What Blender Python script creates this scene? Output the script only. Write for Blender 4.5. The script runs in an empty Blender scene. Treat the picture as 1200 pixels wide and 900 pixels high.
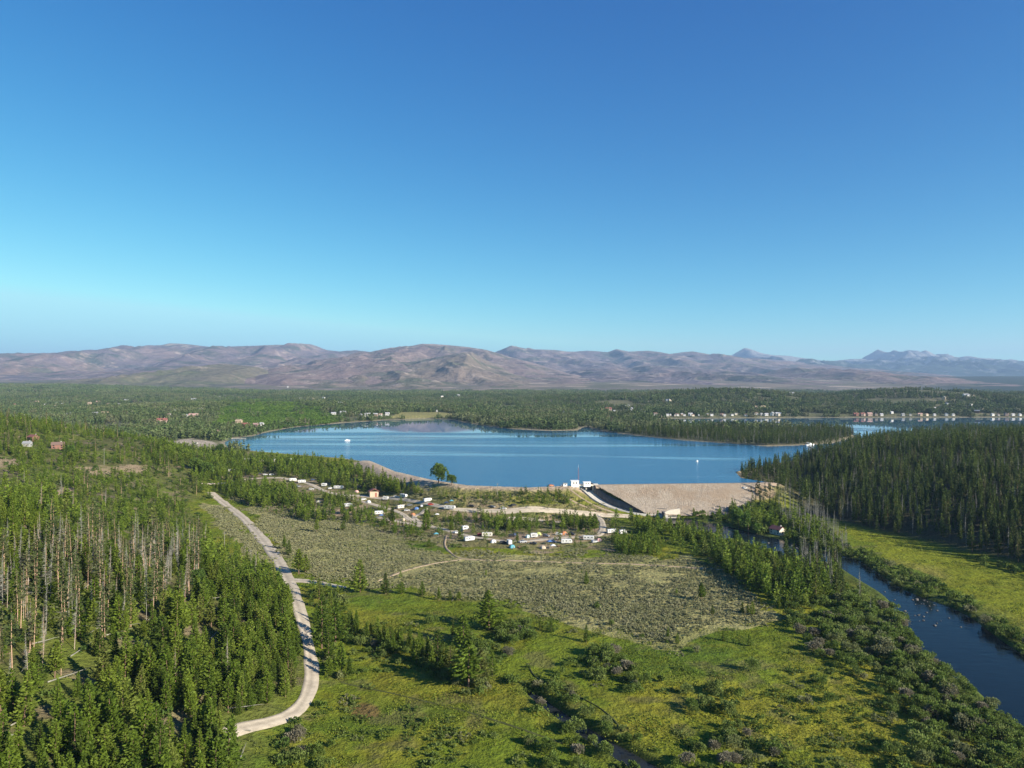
import bpy, math, random
import numpy as np
from mathutils import Vector

R = math.radians
SEED = 7
HAZE = 4.0e-5
rng = np.random.default_rng(SEED)
random.seed(SEED)
S = bpy.context.scene
COL = S.collection

# ---------------------------------------------------------------- camera numbers (photo 1200 x 900)
F = 857.0            # focal length in photo pixels
CAMZ = 90.0          # height of the drone above the valley floor
ZL = 13.0            # lake level
ZR = -0.9            # river level

# ---------------------------------------------------------------- noise
def _hash(ix, iy, seed):
    h = (ix.astype(np.int64) * 374761393 + iy.astype(np.int64) * 668265263 + seed * 974634777) & 0x7fffffff
    h = ((h ^ (h >> 13)) * 1274126177) & 0x7fffffff
    h = (h ^ (h >> 16)) & 0xffff
    return h / 65535.0

def vnoise(x, y, seed=0):
    x = np.asarray(x, float); y = np.asarray(y, float)
    ix = np.floor(x); iy = np.floor(y)
    fx = x - ix; fy = y - iy
    fx = fx * fx * (3 - 2 * fx); fy = fy * fy * (3 - 2 * fy)
    a = _hash(ix, iy, seed); b = _hash(ix + 1, iy, seed)
    c = _hash(ix, iy + 1, seed); d = _hash(ix + 1, iy + 1, seed)
    return (a + (b - a) * fx) * (1 - fy) + (c + (d - c) * fx) * fy

def fbm(x, y, scale, octv=4, seed=0, gain=0.5):
    s = 0.0; a = 1.0; t = 0.0; f = 1.0 / scale
    for o in range(octv):
        s = s + a * vnoise(np.asarray(x) * f + 17.3 * o, np.asarray(y) * f + 9.1 * o, seed + o * 13)
        t += a; a *= gain; f *= 2.03
    return s / t

def sm(a, b, x):
    t = np.clip((np.asarray(x, float) - a) / (b - a), 0, 1)
    return t * t * (3 - 2 * t)

# ---------------------------------------------------------------- pixel -> plane
def PX(px, py, z=0.0):
    Y = (CAMZ - z) * F / (py - 450.0)
    return ((px - 600.0) / F * Y, Y)

def proj(X, Y, Z):
    return 600 + F * X / Y, 450 + F * (CAMZ - Z) / Y

def poly_px(pts, z=0.0):
    return np.array([PX(a, b, z) for a, b in pts])

def inside(px, py, poly):
    poly = np.asarray(poly, float)
    px = np.asarray(px, float); py = np.asarray(py, float)
    r = np.zeros(px.shape, bool)
    n = len(poly)
    for i in range(n):
        x1, y1 = poly[i]; x2, y2 = poly[(i + 1) % n]
        if y1 == y2: continue
        c = ((y1 > py) != (y2 > py)) & (px < (x2 - x1) * (py - y1) / (y2 - y1) + x1)
        r ^= c
    return r

def dist_poly(X, Y, pts, closed=False):
    pts = np.asarray(pts, float)
    X = np.asarray(X, float); Y = np.asarray(Y, float)
    d = np.full(X.shape, 1e9)
    n = len(pts)
    for i in range(n if closed else n - 1):
        ax, ay = pts[i][:2]; bx, by = pts[(i + 1) % n][:2]
        vx, vy = bx - ax, by - ay
        L = vx * vx + vy * vy + 1e-9
        t = np.clip(((X - ax) * vx + (Y - ay) * vy) / L, 0, 1)
        d = np.minimum(d, np.hypot(X - ax - t * vx, Y - ay - t * vy))
    return d

def dist_line_attr(X, Y, pts, vals):
    """distance to a polyline and the value interpolated along it at the closest place"""
    pts = np.asarray(pts, float)
    X = np.asarray(X, float); Y = np.asarray(Y, float)
    d = np.full(X.shape, 1e9); w = np.zeros(X.shape)
    for i in range(len(pts) - 1):
        ax, ay = pts[i][:2]; bx, by = pts[i + 1][:2]
        vx, vy = bx - ax, by - ay
        L = vx * vx + vy * vy + 1e-9
        t = np.clip(((X - ax) * vx + (Y - ay) * vy) / L, 0, 1)
        dd = np.hypot(X - ax - t * vx, Y - ay - t * vy)
        m = dd < d
        d = np.where(m, dd, d); w = np.where(m, vals[i] + (vals[i + 1] - vals[i]) * t, w)
    return d, w

def smooth_line(pts, step=3.0, it=2):
    p = np.asarray(pts, float)
    for _ in range(it):                       # Chaikin
        q = [p[0]]
        for a, b in zip(p[:-1], p[1:]):
            q += [a * .75 + b * .25, a * .25 + b * .75]
        q.append(p[-1]); p = np.array(q)
    seg = np.hypot(*(p[1:, :2] - p[:-1, :2]).T)
    s = np.concatenate([[0], np.cumsum(seg)])
    n = max(2, int(s[-1] / step) + 1)
    t = np.linspace(0, s[-1], n)
    return np.stack([np.interp(t, s, p[:, k]) for k in range(p.shape[1])], 1)

# ---------------------------------------------------------------- plan of the place
CREST = np.array([PX(428, 540, 16), PX(455, 552, 16), PX(500, 562.5, 16), PX(545, 569.5, 16), PX(620, 572, 16),
                  PX(690, 569, 16), PX(780, 568, 16), PX(885, 567, 16), PX(905, 566, 16)])
LAKE_PX = [(905, 566), (868, 560), (862, 553), (885, 548), (915, 542), (950, 536), (980, 527), (1010, 519), (1060, 511), (1130, 507),
           (1250, 505), (1500, 503), (1500, 489), (1200, 489), (1000, 489.3), (890, 489.8), (820, 490.2), (775, 491),
           (765, 494), (790, 500), (850, 501.5), (930, 503.5), (995, 506.5), (1003, 512), (975, 519.8), (935, 522), (900, 523), (850, 519.5),
           (800, 516), (760, 512), (730, 508.5), (700, 504), (690, 500), (683, 501), (676, 504.5), (640, 504.8), (615, 503.5), (595, 502.3),
           (565, 498.5), (545, 495), (528, 491.5), (500, 490.5), (450, 492.5), (410, 495), (380, 497.5), (345, 500.5), (310, 507), (296, 511),
           (270, 514), (262, 519), (266, 524), (300, 529), (348, 533), (400, 537), (428, 541)]
LAKE = np.vstack([poly_px(LAKE_PX, ZL), CREST[1:-1]])
RIV_L = [(815, 622), (838, 627), (862, 634), (895, 642), (940, 655), (978, 660), (990, 664), (1013, 681), (1043, 698), (1077, 724), (1097, 748), (1120, 778), (1147, 804), (1173, 815), (1197, 832), (1260, 890), (1330, 960)]
RIV_R = [(815, 611), (845, 617), (870, 624), (905, 632), (955, 645), (992, 653), (1006, 660), (1036, 680), (1066, 697), (1100, 708), (1120, 727), (1143, 747), (1173, 763), (1200, 777), (1230, 795), (1290, 830), (1380, 890)]
_l = poly_px(RIV_L, ZR); _r = poly_px(RIV_R, ZR)
RIVER = np.column_stack([(_l + _r) / 2, np.hypot(*(_l - _r).T) / 2])
RIVER[:, 2] *= np.interp(np.arange(len(RIVER)), [0, 8, 16], [.95, .92, .82])
RIVER = smooth_line(RIVER, 4.0)
CRK_L = [(617, 812), (623, 818), (640, 831), (667, 851), (700, 878), (733, 898), (800, 950)]
CRK_R = [(622, 812), (633, 817), (653, 833), (684, 853), (718, 870), (760, 893), (840, 940)]
_l = poly_px(CRK_L, -1.2); _r = poly_px(CRK_R, -1.2)
CREEK = smooth_line(np.column_stack([(_l + _r) / 2, np.hypot(*(_l - _r).T) / 2 * .8 + .3]), 2.5)
POND = poly_px([(772, 607), (790, 605), (812, 609), (830, 615), (822, 621), (802, 615), (780, 612)], ZR)

CHUTE = smooth_line([(52, 540, 14.2), (55, 532, 12.5), (61, 523, 7.0), (70, 512, 3.4), (84, 503, 1.2), (97, 500, .4), (106, 499, .2)], 1.0)

FOOT_Y = np.array([0, 60, 150, 200, 240, 270, 330, 400, 520, 660, 760, 900, 1100])
FOOT_X = np.array([-40, -45, -50, -57, -63, -72, -110, -165, -225, -258, -330, -480, -800])
RF_Y = np.array([0, 200, 300, 358, 405, 465, 530, 560, 620, 700])
RF_X = np.array([380, 300, 264, 252, 238, 219, 197, 187, 178, 172])

RH_Y = np.array([0, 200, 300, 358, 405, 465, 530, 560, 620, 700, 800, 960])
RH_X = np.array([380, 300, 264, 252, 240, 225, 226, 234, 254, 290, 315, 460])

def hill_e(X, Y):
    return np.interp(Y, FOOT_Y, FOOT_X) - np.asarray(X)

def T(X, Y):
    """height of the land"""
    X = np.asarray(X, float); Y = np.asarray(Y, float)
    z = 11.0 * sm(455, 660, Y + 0.25 * np.minimum(X, 0))
    z = z * (1 - sm(20, 90, X) * (1 - sm(560, 640, Y)))
    z = z + 1.6 * (fbm(X, Y, 70, 3, 3) - .5) + .5 * (fbm(X, Y, 14, 2, 5) - .5)
    far = sm(700, 1000, Y)
    zf = 15 + 0.0052 * np.maximum(Y - 1000, 0) + 0.030 * np.maximum(Y - 4700, 0) + 10 * (fbm(X, Y, 500, 4, 11) - .5) * sm(1000, 2500, Y)
    g = lambda cx, cy, sx, sy, a: a * np.exp(-((X - cx) / sx) ** 2 - ((Y - cy) / sy) ** 2)
    zf = zf + g(750, 2420, 260, 420, 40) + g(380, 2650, 330, 480, 20) + g(1290, 2350, 260, 400, 46) + g(1900, 2500, 420, 480, 34) \
        + g(-640, 1950, 330, 420, 17) + g(-3000, 4500, 1000, 900, 44) + g(-1750, 3500, 700, 700, 14) + g(100, 3600, 700, 700, 10)
    z = z * (1 - far) + zf * far
    # hill on the west side
    e = hill_e(X, Y)
    e2 = np.where(e > 14, e, np.where(e > -14, (e + 14) ** 2 / 56, 0))
    h = 68 * (1 - np.exp(-e2 * .42 / 68)) * (1 - sm(720, 1000, Y)) * (1 + .25 * (fbm(X, Y, 90, 3, 21) - .5))
    z = z + h
    # wooded hill on the east side
    e = X - np.interp(Y, RH_Y, RH_X)
    e2 = np.where(e > 8, e, np.where(e > -8, (e + 8) ** 2 / 32, 0))
    z = z + 30 * (1 - np.exp(-e2 * .33 / 30)) * (1 - sm(600, 960, Y)) * (1 + .3 * (fbm(X, Y, 120, 3, 31) - .5))
    # dam and dike
    dc = dist_poly(X, Y, CREST)
    dam = 16 - np.maximum(0, dc - 4) / 2.3
    # lake basin
    m = (Y > 480)
    if np.any(m):
        D = dist_poly(X, Y, LAKE, True)
        ins = inside(X, Y, LAKE)
        nat = ZL + .35 + .06 * D
        w = sm(0, 55, D)
        zs = np.where((z > nat) | (Y > 700), nat * (1 - w) + z * w, z)
        z = np.where(m & ~ins, zs, z)
        zin = ZL - .3 - 6 * sm(0, 40, D)
        z = np.where(m & ins, zin, z)
        z = np.where(m, np.maximum(z, dam), z)
    near = (Y > 470) & (Y < 560) & (X > 20) & (X < 130)
    if np.any(near):
        d, zc = dist_line_attr(X, Y, CHUTE[:, :2], CHUTE[:, 2])
        xc = np.interp(-Y, -CHUTE[:, 1], CHUTE[:, 0])
        left = X < xc
        z = np.where(near & (d < 5.2) & (Y < 539), np.minimum(z, zc - .5), z)
        z = np.where(near & left & (Y < 534), np.minimum(z, zc + .4 + .38 * np.maximum(0, d - 5.2)), z)
    # river, creek, pond
    d, wv = dist_line_attr(X, Y, RIVER[:, :2], RIVER[:, 2])
    z = np.where(Y < 560, np.minimum(z, ZR - 1.2 + 3.2 * sm(-1.5, 7, d - wv) + 40 * sm(7, 40, d - wv)), z)
    d, wv = dist_line_attr(X, Y, CREEK[:, :2], CREEK[:, 2])
    z = np.where(Y < 300, np.minimum(z, -2.0 + 2.6 * sm(-1.0, 2.2, d - wv) + 40 * sm(2, 40, d - wv)), z)
    dp = dist_poly(X, Y, POND, True); ip = inside(X, Y, POND)
    z = np.where(ip, np.minimum(z, ZR - 1), np.where((dp < 6) & (Y < 520), np.minimum(z, ZR + .2 + .5 * dp), z))
    return z

def T1(x, y):
    return float(T(np.array([x]), np.array([y]))[0])

_tg = np.exp(np.linspace(math.log(95), math.log(9000), 900))
def hit(px, py):
    """where the line of sight through a photo pixel meets the land"""
    u = (px - 600) / F; v = (450 - py) / F
    z = CAMZ + v * _tg
    h = T(u * _tg, _tg)
    i = np.argmax(z < h)
    if z[i] >= h[i]: i = len(_tg) - 1
    a, b = _tg[max(i - 1, 0)], _tg[i]
    ts = np.linspace(a, b, 12)
    k = int(np.argmax((CAMZ + v * ts) < T(u * ts, ts)))
    t = ts[k]
    return Vector((u * t, t, T1(u * t, t)))

# ---------------------------------------------------------------- mesh helpers
def link(name, me, parent=None, loc=None):
    o = bpy.data.objects.new(name, me)
    COL.objects.link(o)
    if parent is not None: o.parent = parent
    if loc is not None: o.location = loc
    return o

def tag(o, label=None, cat=None, group=None, kind=None):
    if label: o['label'] = label
    if cat: o['category'] = cat
    if group: o['group'] = group
    if kind: o['kind'] = kind
    return o

def empty(name, loc=(0, 0, 0), rz=0.0):
    o = bpy.data.objects.new(name, None)
    o.empty_display_size = .3
    COL.objects.link(o)
    o.location = loc; o.rotation_euler = (0, 0, rz)
    return o

def copy_tree(o, parent=None):
    c = o.copy(); COL.objects.link(c)
    if parent is not None: c.parent = parent
    for ch in list(KIDS.get(o.name, [])):
        k = copy_tree(ch, c)
    return c
KIDS = {}
def child(name, me, parent):
    o = link(name, me, parent)
    KIDS.setdefault(parent.name, []).append(o)
    return o
_copy0 = copy_tree
def copy_tree(o, parent=None):
    c = o.copy(); COL.objects.link(c)
    if parent is not None:
        c.parent = parent
    KIDS[c.name] = []
    for ch in list(KIDS.get(o.name, [])):
        KIDS[c.name].append(copy_tree(ch, c))
    return c

def np_mesh(name, V, faces_n, loops, mat=None, smooth=False, face_attr=None):
    """V (n,3); faces of faces_n[i] corners; loops flat"""
    me = bpy.data.meshes.new(name)
    V = np.asarray(V, np.float32)
    faces_n = np.asarray(faces_n, np.int32); loops = np.asarray(loops, np.int32)
    me.vertices.add(len(V)); me.vertices.foreach_set('co', V.ravel())
    me.loops.add(len(loops)); me.loops.foreach_set('vertex_index', loops)
    me.polygons.add(len(faces_n))
    st = np.concatenate([[0], np.cumsum(faces_n)[:-1]]).astype(np.int32)
    me.polygons.foreach_set('loop_start', st)
    if smooth: me.polygons.foreach_set('use_smooth', np.ones(len(faces_n), bool))
    if mat is not None:
        for m in (mat if isinstance(mat, (list, tuple)) else [mat]): me.materials.append(m)
    if face_attr:
        for k, v in face_attr.items():
            a = me.attributes.new(k, 'FLOAT', 'FACE'); a.data.foreach_set('value', np.asarray(v, np.float32))
    me.update(calc_edges=True); me.validate()
    return me

def quad_mesh(name, Q, mat, var=None):
    Q = np.asarray(Q, np.float32); n = len(Q)
    return np_mesh(name, Q.reshape(-1, 3), np.full(n, 4), np.arange(4 * n), mat, False, {'var': var} if var is not None else None)

def grid_mesh(name, P, mat, smooth=True):
    """P (rows, cols, 3)"""
    r, c = P.shape[:2]
    i = np.arange(r * c).reshape(r, c)
    q = np.stack([i[:-1, :-1], i[:-1, 1:], i[1:, 1:], i[1:, :-1]], -1).reshape(-1, 4)
    return np_mesh(name, P.reshape(-1, 3), np.full(len(q), 4), q.ravel(), mat, smooth)

class MB:
    """collects boxes, prisms and tubes into one mesh"""
    def __init__(s): s.v = []; s.f = []
    def add(s, vs, fs):
        b = len(s.v); s.v += [tuple(map(float, p)) for p in vs]; s.f += [tuple(b + k for k in f) for f in fs]; return s
    def box(s, x0, x1, y0, y1, z0, z1):
        return s.add([(x0, y0, z0), (x1, y0, z0), (x1, y1, z0), (x0, y1, z0), (x0, y0, z1), (x1, y0, z1), (x1, y1, z1), (x0, y1, z1)],
                     [(0, 3, 2, 1), (4, 5, 6, 7), (0, 1, 5, 4), (1, 2, 6, 5), (2, 3, 7, 6), (3, 0, 4, 7)])
    def cbox(s, x0, x1, y0, y1, z0, z1, c):
        """box with chamfered long upright and top edges: profile in x-z, swept along y with chamfered ends"""
        prof = lambda i: [(x0 + c, z0), (x1 - c, z0), (x1, z0 + c), (x1, z1 - c), (x1 - c, z1), (x0 + c, z1), (x0, z1 - c), (x0, z0 + c)]
        a = prof(0); n = 8
        cx, cz = (x0 + x1) / 2, (z0 + z1) / 2
        sh = lambda p: (cx + (p[0] - cx) * (1 - 2 * c / (x1 - x0)), cz + (p[1] - cz) * (1 - 2 * c / (z1 - z0)))
        rings = [[(sh(p)[0], y0, sh(p)[1]) for p in a], [(p[0], y0 + c, p[1]) for p in a], [(p[0], y1 - c, p[1]) for p in a], [(sh(p)[0], y1, sh(p)[1]) for p in a]]
        vs = [p for r in rings for p in r]; fs = []
        for k in range(3):
            for i in range(n):
                j = (i + 1) % n
                fs.append((k * n + i, k * n + j, (k + 1) * n + j, (k + 1) * n + i))
        fs.append(tuple(range(n))[::-1]); fs.append(tuple(3 * n + i for i in range(n)))
        return s.add(vs, [f[::-1] for f in fs])
    def prism(s, prof, y0, y1):
        """profile of (x, z) points swept along y"""
        n = len(prof)
        vs = [(x, y0, z) for x, z in prof] + [(x, y1, z) for x, z in prof]
        fs = [tuple(range(n)), tuple(range(2 * n - 1, n - 1, -1))]
        for i in range(n):
            j = (i + 1) % n
            fs.append((i, i + n, j + n, j))
        return s.add(vs, fs)
    def tube(s, p, q, r0, r1, n=6, cap=True):
        p = Vector(p); q = Vector(q); d = (q - p).normalized()
        a = d.orthogonal().normalized(); b = d.cross(a)
        vs = []
        for c, r in ((p, r0), (q, r1)):
            for i in range(n):
                t = 2 * math.pi * i / n
                vs.append(c + a * (math.cos(t) * r) + b * (math.sin(t) * r))
        fs = [(i, (i + 1) % n, n + (i + 1) % n, n + i) for i in range(n)]
        if cap: fs += [tuple(range(n))[::-1], tuple(range(n, 2 * n))]
        return s.add(vs, fs)
    def mesh(s, name, mat, smooth=False):
        me = bpy.data.meshes.new(name); me.from_pydata(s.v, [], s.f)
        for m in (mat if isinstance(mat, (list, tuple)) else [mat]): me.materials.append(m)
        if smooth: me.polygons.foreach_set('use_smooth', [True] * len(me.polygons))
        me.update(); return me

# ---------------------------------------------------------------- materials
def nm(name):
    m = bpy.data.materials.new(name); m.use_nodes = True
    nt = m.node_tree; nt.nodes.clear()
    out = nt.nodes.new('ShaderNodeOutputMaterial'); b = nt.nodes.new('ShaderNodeBsdfPrincipled')
    nt.links.new(b.outputs[0], out.inputs[0])
    b.inputs['Roughness'].default_value = .8
    b.inputs['Specular IOR Level'].default_value = .25
    return m, nt, b, out
def N(nt, t, **k):
    n = nt.nodes.new(t)
    for a, v in k.items():
        setattr(n, a, v)
    return n
def noise(nt, scale, detail=4, rough=.55, vec=None, dist=0.0):
    n = N(nt, 'ShaderNodeTexNoise'); n.inputs['Scale'].default_value = scale; n.inputs['Detail'].default_value = detail
    n.inputs['Roughness'].default_value = rough; n.inputs['Distortion'].default_value = dist
    if vec is not None: nt.links.new(vec, n.inputs['Vector'])
    return n
def ramp(nt, fac, stops, interp='LINEAR'):
    r = N(nt, 'ShaderNodeValToRGB'); cr = r.color_ramp; cr.interpolation = interp
    while len(cr.elements) < len(stops): cr.elements.new(.5)
    for e, (p, c) in zip(cr.elements, stops):
        e.position = p; e.color = (*c, 1) if len(c) == 3 else c
    nt.links.new(fac, r.inputs[0]); return r
def mix(nt, fac, a, b, mode='MIX'):
    m = N(nt, 'ShaderNodeMix', data_type='RGBA', blend_type=mode)
    for sck, v in ((m.inputs[0], fac), (m.inputs[6], a), (m.inputs[7], b)):
        if hasattr(v, 'links') or hasattr(v, 'is_linked'): nt.links.new(v, sck)
        elif isinstance(v, (int, float)): sck.default_value = v
        else: sck.default_value = (*v, 1)
    return m.outputs[2]
def mth(nt, op, a, b=None, clamp=False):
    m = N(nt, 'ShaderNodeMath', operation=op); m.use_clamp = clamp
    for i, v in enumerate((a, b)):
        if v is None: continue
        if isinstance(v, (int, float)): m.inputs[i].default_value = v
        else: nt.links.new(v, m.inputs[i])
    return m.outputs[0]
def bump(nt, h, strength, dist, b):
    n = N(nt, 'ShaderNodeBump'); n.inputs['Strength'].default_value = strength; n.inputs['Distance'].default_value = dist
    nt.links.new(h, n.inputs['Height']); nt.links.new(n.outputs[0], b.inputs['Normal'])
def gray(v): return (v, v, v)

def leaf_mat(name, dark, mid, light, odd=None, transl=.38):
    """foliage: colour differs from plant to plant (object random) and from clump to clump (face attribute)"""
    m, nt, b, out = nm(name)
    oi = N(nt, 'ShaderNodeObjectInfo'); at = N(nt, 'ShaderNodeAttribute', attribute_name='var')
    base = ramp(nt, oi.outputs['Random'], [(0, dark), (.45, mid), (.85, light)] + ([(1, odd)] if odd else [])).outputs[0]
    v = mth(nt, 'ADD', mth(nt, 'MULTIPLY', at.outputs['Fac'], .9), .55)
    c = mix(nt, 1.0, base, (1, 1, 1), 'MULTIPLY')
    hs = N(nt, 'ShaderNodeHueSaturation'); nt.links.new(c, hs.inputs['Color']); nt.links.new(v, hs.inputs['Value'])
    b.inputs['Roughness'].default_value = .65; b.inputs['Specular IOR Level'].default_value = .2
    nt.links.new(hs.outputs[0], b.inputs['Base Color'])
    if transl > 0:
        tr = N(nt, 'ShaderNodeBsdfTranslucent'); nt.links.new(hs.outputs[0], tr.inputs[0])
        mx = N(nt, 'ShaderNodeMixShader'); mx.inputs[0].default_value = transl
        nt.links.new(b.outputs[0], mx.inputs[1]); nt.links.new(tr.outputs[0], mx.inputs[2]); nt.links.new(mx.outputs[0], out.inputs[0])
    return m

def plain(name, col, rough=.7, var=.25, scale=1.5, spec=.3, metal=0.0):
    m, nt, b, out = nm(name)
    tc = N(nt, 'ShaderNodeTexCoord')
    n = noise(nt, scale, 5, .6, tc.outputs['Object'])
    lo = tuple(c * (1 - var) for c in col); hi = tuple(min(c * (1 + var), .92) for c in col)
    c = ramp(nt, n.outputs[0], [(.3, lo), (.7, hi)])
    nt.links.new(c.outputs[0], b.inputs['Base Color'])
    b.inputs['Roughness'].default_value = rough; b.inputs['Specular IOR Level'].default_value = spec; b.inputs['Metallic'].default_value = metal
    return m

M = {}
M['pine'] = leaf_mat('pine_needles', (.055, .086, .012), (.094, .146, .013), (.142, .190, .020), (.135, .155, .036))
M['pine_bright'] = leaf_mat('young_pine_needles', (.082, .13, .014), (.115, .17, .018), (.15, .20, .025))
M['spruce'] = leaf_mat('spruce_needles', (.036, .058, .014), (.058, .088, .017), (.09, .120, .023), (.11, .105, .052))
M['far'] = leaf_mat('distant_needles', (.052, .080, .028), (.074, .112, .036), (.104, .142, .045), (.125, .12, .07), .1)
def patchy(m, col, scale, lo, hi):
    nt = m.node_tree; hsn = [n for n in nt.nodes if n.type == 'HUE_SAT'][0]; src = hsn.inputs['Color'].links[0].from_socket
    oi = N(nt, 'ShaderNodeObjectInfo'); n = noise(nt, scale, 4, .6, oi.outputs['Location'])
    nt.links.new(mix(nt, ramp(nt, n.outputs[0], [(lo, gray(0)), (hi, gray(1))]).outputs[0], src, col), hsn.inputs['Color'])
patchy(M['far'], (.125, .145, .065), .0045, .50, .62)
M['willow'] = leaf_mat('willow_leaves', (.092, .142, .024), (.128, .182, .036), (.165, .21, .054), (.19, .19, .10))
M['greywillow'] = leaf_mat('grey_willow_twigs', (.15, .15, .09), (.19, .175, .115), (.22, .20, .14))
M['bush'] = leaf_mat('bush_leaves', (.055, .10, .02), (.08, .135, .026), (.11, .17, .03))
M['aspen'] = leaf_mat('aspen_leaves', (.085, .16, .025), (.11, .19, .03), (.14, .22, .036))
M['sage'] = leaf_mat('sagebrush_leaves', (.175, .185, .085), (.215, .22, .11), (.25, .245, .14), None, .1)
M['tuft'] = leaf_mat('grass_blades', (.09, .135, .015), (.125, .168, .017), (.175, .19, .025))
M['sparse'] = leaf_mat('old_pine_needles', (.06, .085, .026), (.085, .105, .036), (.115, .12, .05))
M['bark'] = plain('pine_bark', (.16, .105, .07), .9, .4, 3)
M['redbark'] = plain('orange_bark', (.38, .25, .17), .85, .35, 2)
M['palewood'] = plain('bleached_trunk_wood', (.37, .30, .24), .9, .3, 2)
M['greywood'] = plain('weathered_wood', (.215, .21, .175), .9, .35, 2)
M['white'] = plain('white_paint', (.78, .78, .76), .45, .06, 1, .4)
M['offwhite'] = plain('cream_paint', (.62, .57, .47), .5, .1, 1)
M['glass'] = plain('dark_glass', (.02, .025, .03), .08, .2, 1, .6)
M['rubber'] = plain('rubber', (.02, .02, .02), .8, .2, 5)
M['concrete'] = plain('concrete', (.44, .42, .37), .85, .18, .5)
M['darkconcrete'] = plain('dark_concrete', (.11, .105, .10), .9, .3, .4)  # much darker grey than the plain concrete
M['steel'] = plain('galvanised_steel', (.4, .41, .42), .4, .15, 2, .5, .7)
M['timber'] = plain('timber', (.25, .15, .085), .8, .3, 3)
M['rock'] = plain('boulder_rock', (.12, .112, .10), .9, .35, 1.2)
# ================================================================ GROUND
SAGE_PX = [(290, 598), (335, 606), (400, 610), (450, 622), (480, 640), (560, 650), (700, 650), (800, 652), (850, 668), (890, 700), (915, 722), (860, 738), (790, 757), (740, 735),
           (690, 722), (640, 712), (590, 703), (540, 697), (480, 690), (420, 684), (362, 676), (332, 652), (308, 622)]
SAGE2_PX = [(228, 588), (262, 592), (300, 630), (318, 662), (300, 670), (285, 640), (255, 610)]
SAGE3_PX = [(600, 690), (720, 700), (800, 720), (790, 765), (730, 742), (680, 735), (610, 712)]
CAMP_PX = [(262, 562), (330, 562), (420, 570), (480, 580), (620, 590), (720, 596), (735, 640), (640, 648), (560, 640), (470, 634), (400, 606), (330, 608), (280, 596)]
CAMP2_PX = [(255, 520), (300, 533), (400, 545), (470, 575), (300, 575), (235, 555)]
BEACH_PX = [(188, 517), (225, 513), (262, 521), (266, 527), (245, 531), (205, 527)]
MEADOW_PX = [(455, 489.5), (470, 483), (520, 483), (545, 487), (520, 490), (480, 491)]
GREENHILL_PX = [(245, 500), (262, 476), (300, 468), (345, 472), (400, 487), (395, 494), (330, 500), (280, 505)]
RMEADOW_PX = [(985, 612), (1040, 622), (1120, 640), (1400, 700), (1400, 800), (1220, 775), (1130, 705), (1060, 660)]
DIRT_SPOTS = [(110, 552, 26, 8), (153, 549, 22, 5), (77, 578, 12, 6), (5, 543, 16, 8), (425, 832, 22, 10), (40, 765, 20, 6), (400, 602, 18, 5), (560, 612, 45, 5), (890, 577, 18, 8), (655, 608, 22, 4), (640, 630, 60, 6), (480, 612, 30, 5)]

ys = np.concatenate([np.exp(np.linspace(math.log(45), math.log(110), 40))[:-1], np.exp(np.linspace(math.log(110), math.log(1500), 760))[:-1],
                     np.exp(np.linspace(math.log(1500), math.log(9000), 330))[:-1], np.exp(np.linspace(math.log(9000), math.log(29000), 12))])
us = np.concatenate([np.linspace(-1.5, -.76, 60)[:-1], np.linspace(-.76, .76, 440), np.linspace(.76, 1.5, 60)[1:]])
GY = np.repeat(ys[:, None], len(us), 1)
GX = us[None, :] * (GY + 12)
fl = lambda a: a.ravel()
GZ = T(fl(GX), fl(GY)).reshape(GX.shape)
GZ = np.where(GY > 9000, np.minimum(GZ, 170), GZ)

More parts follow.
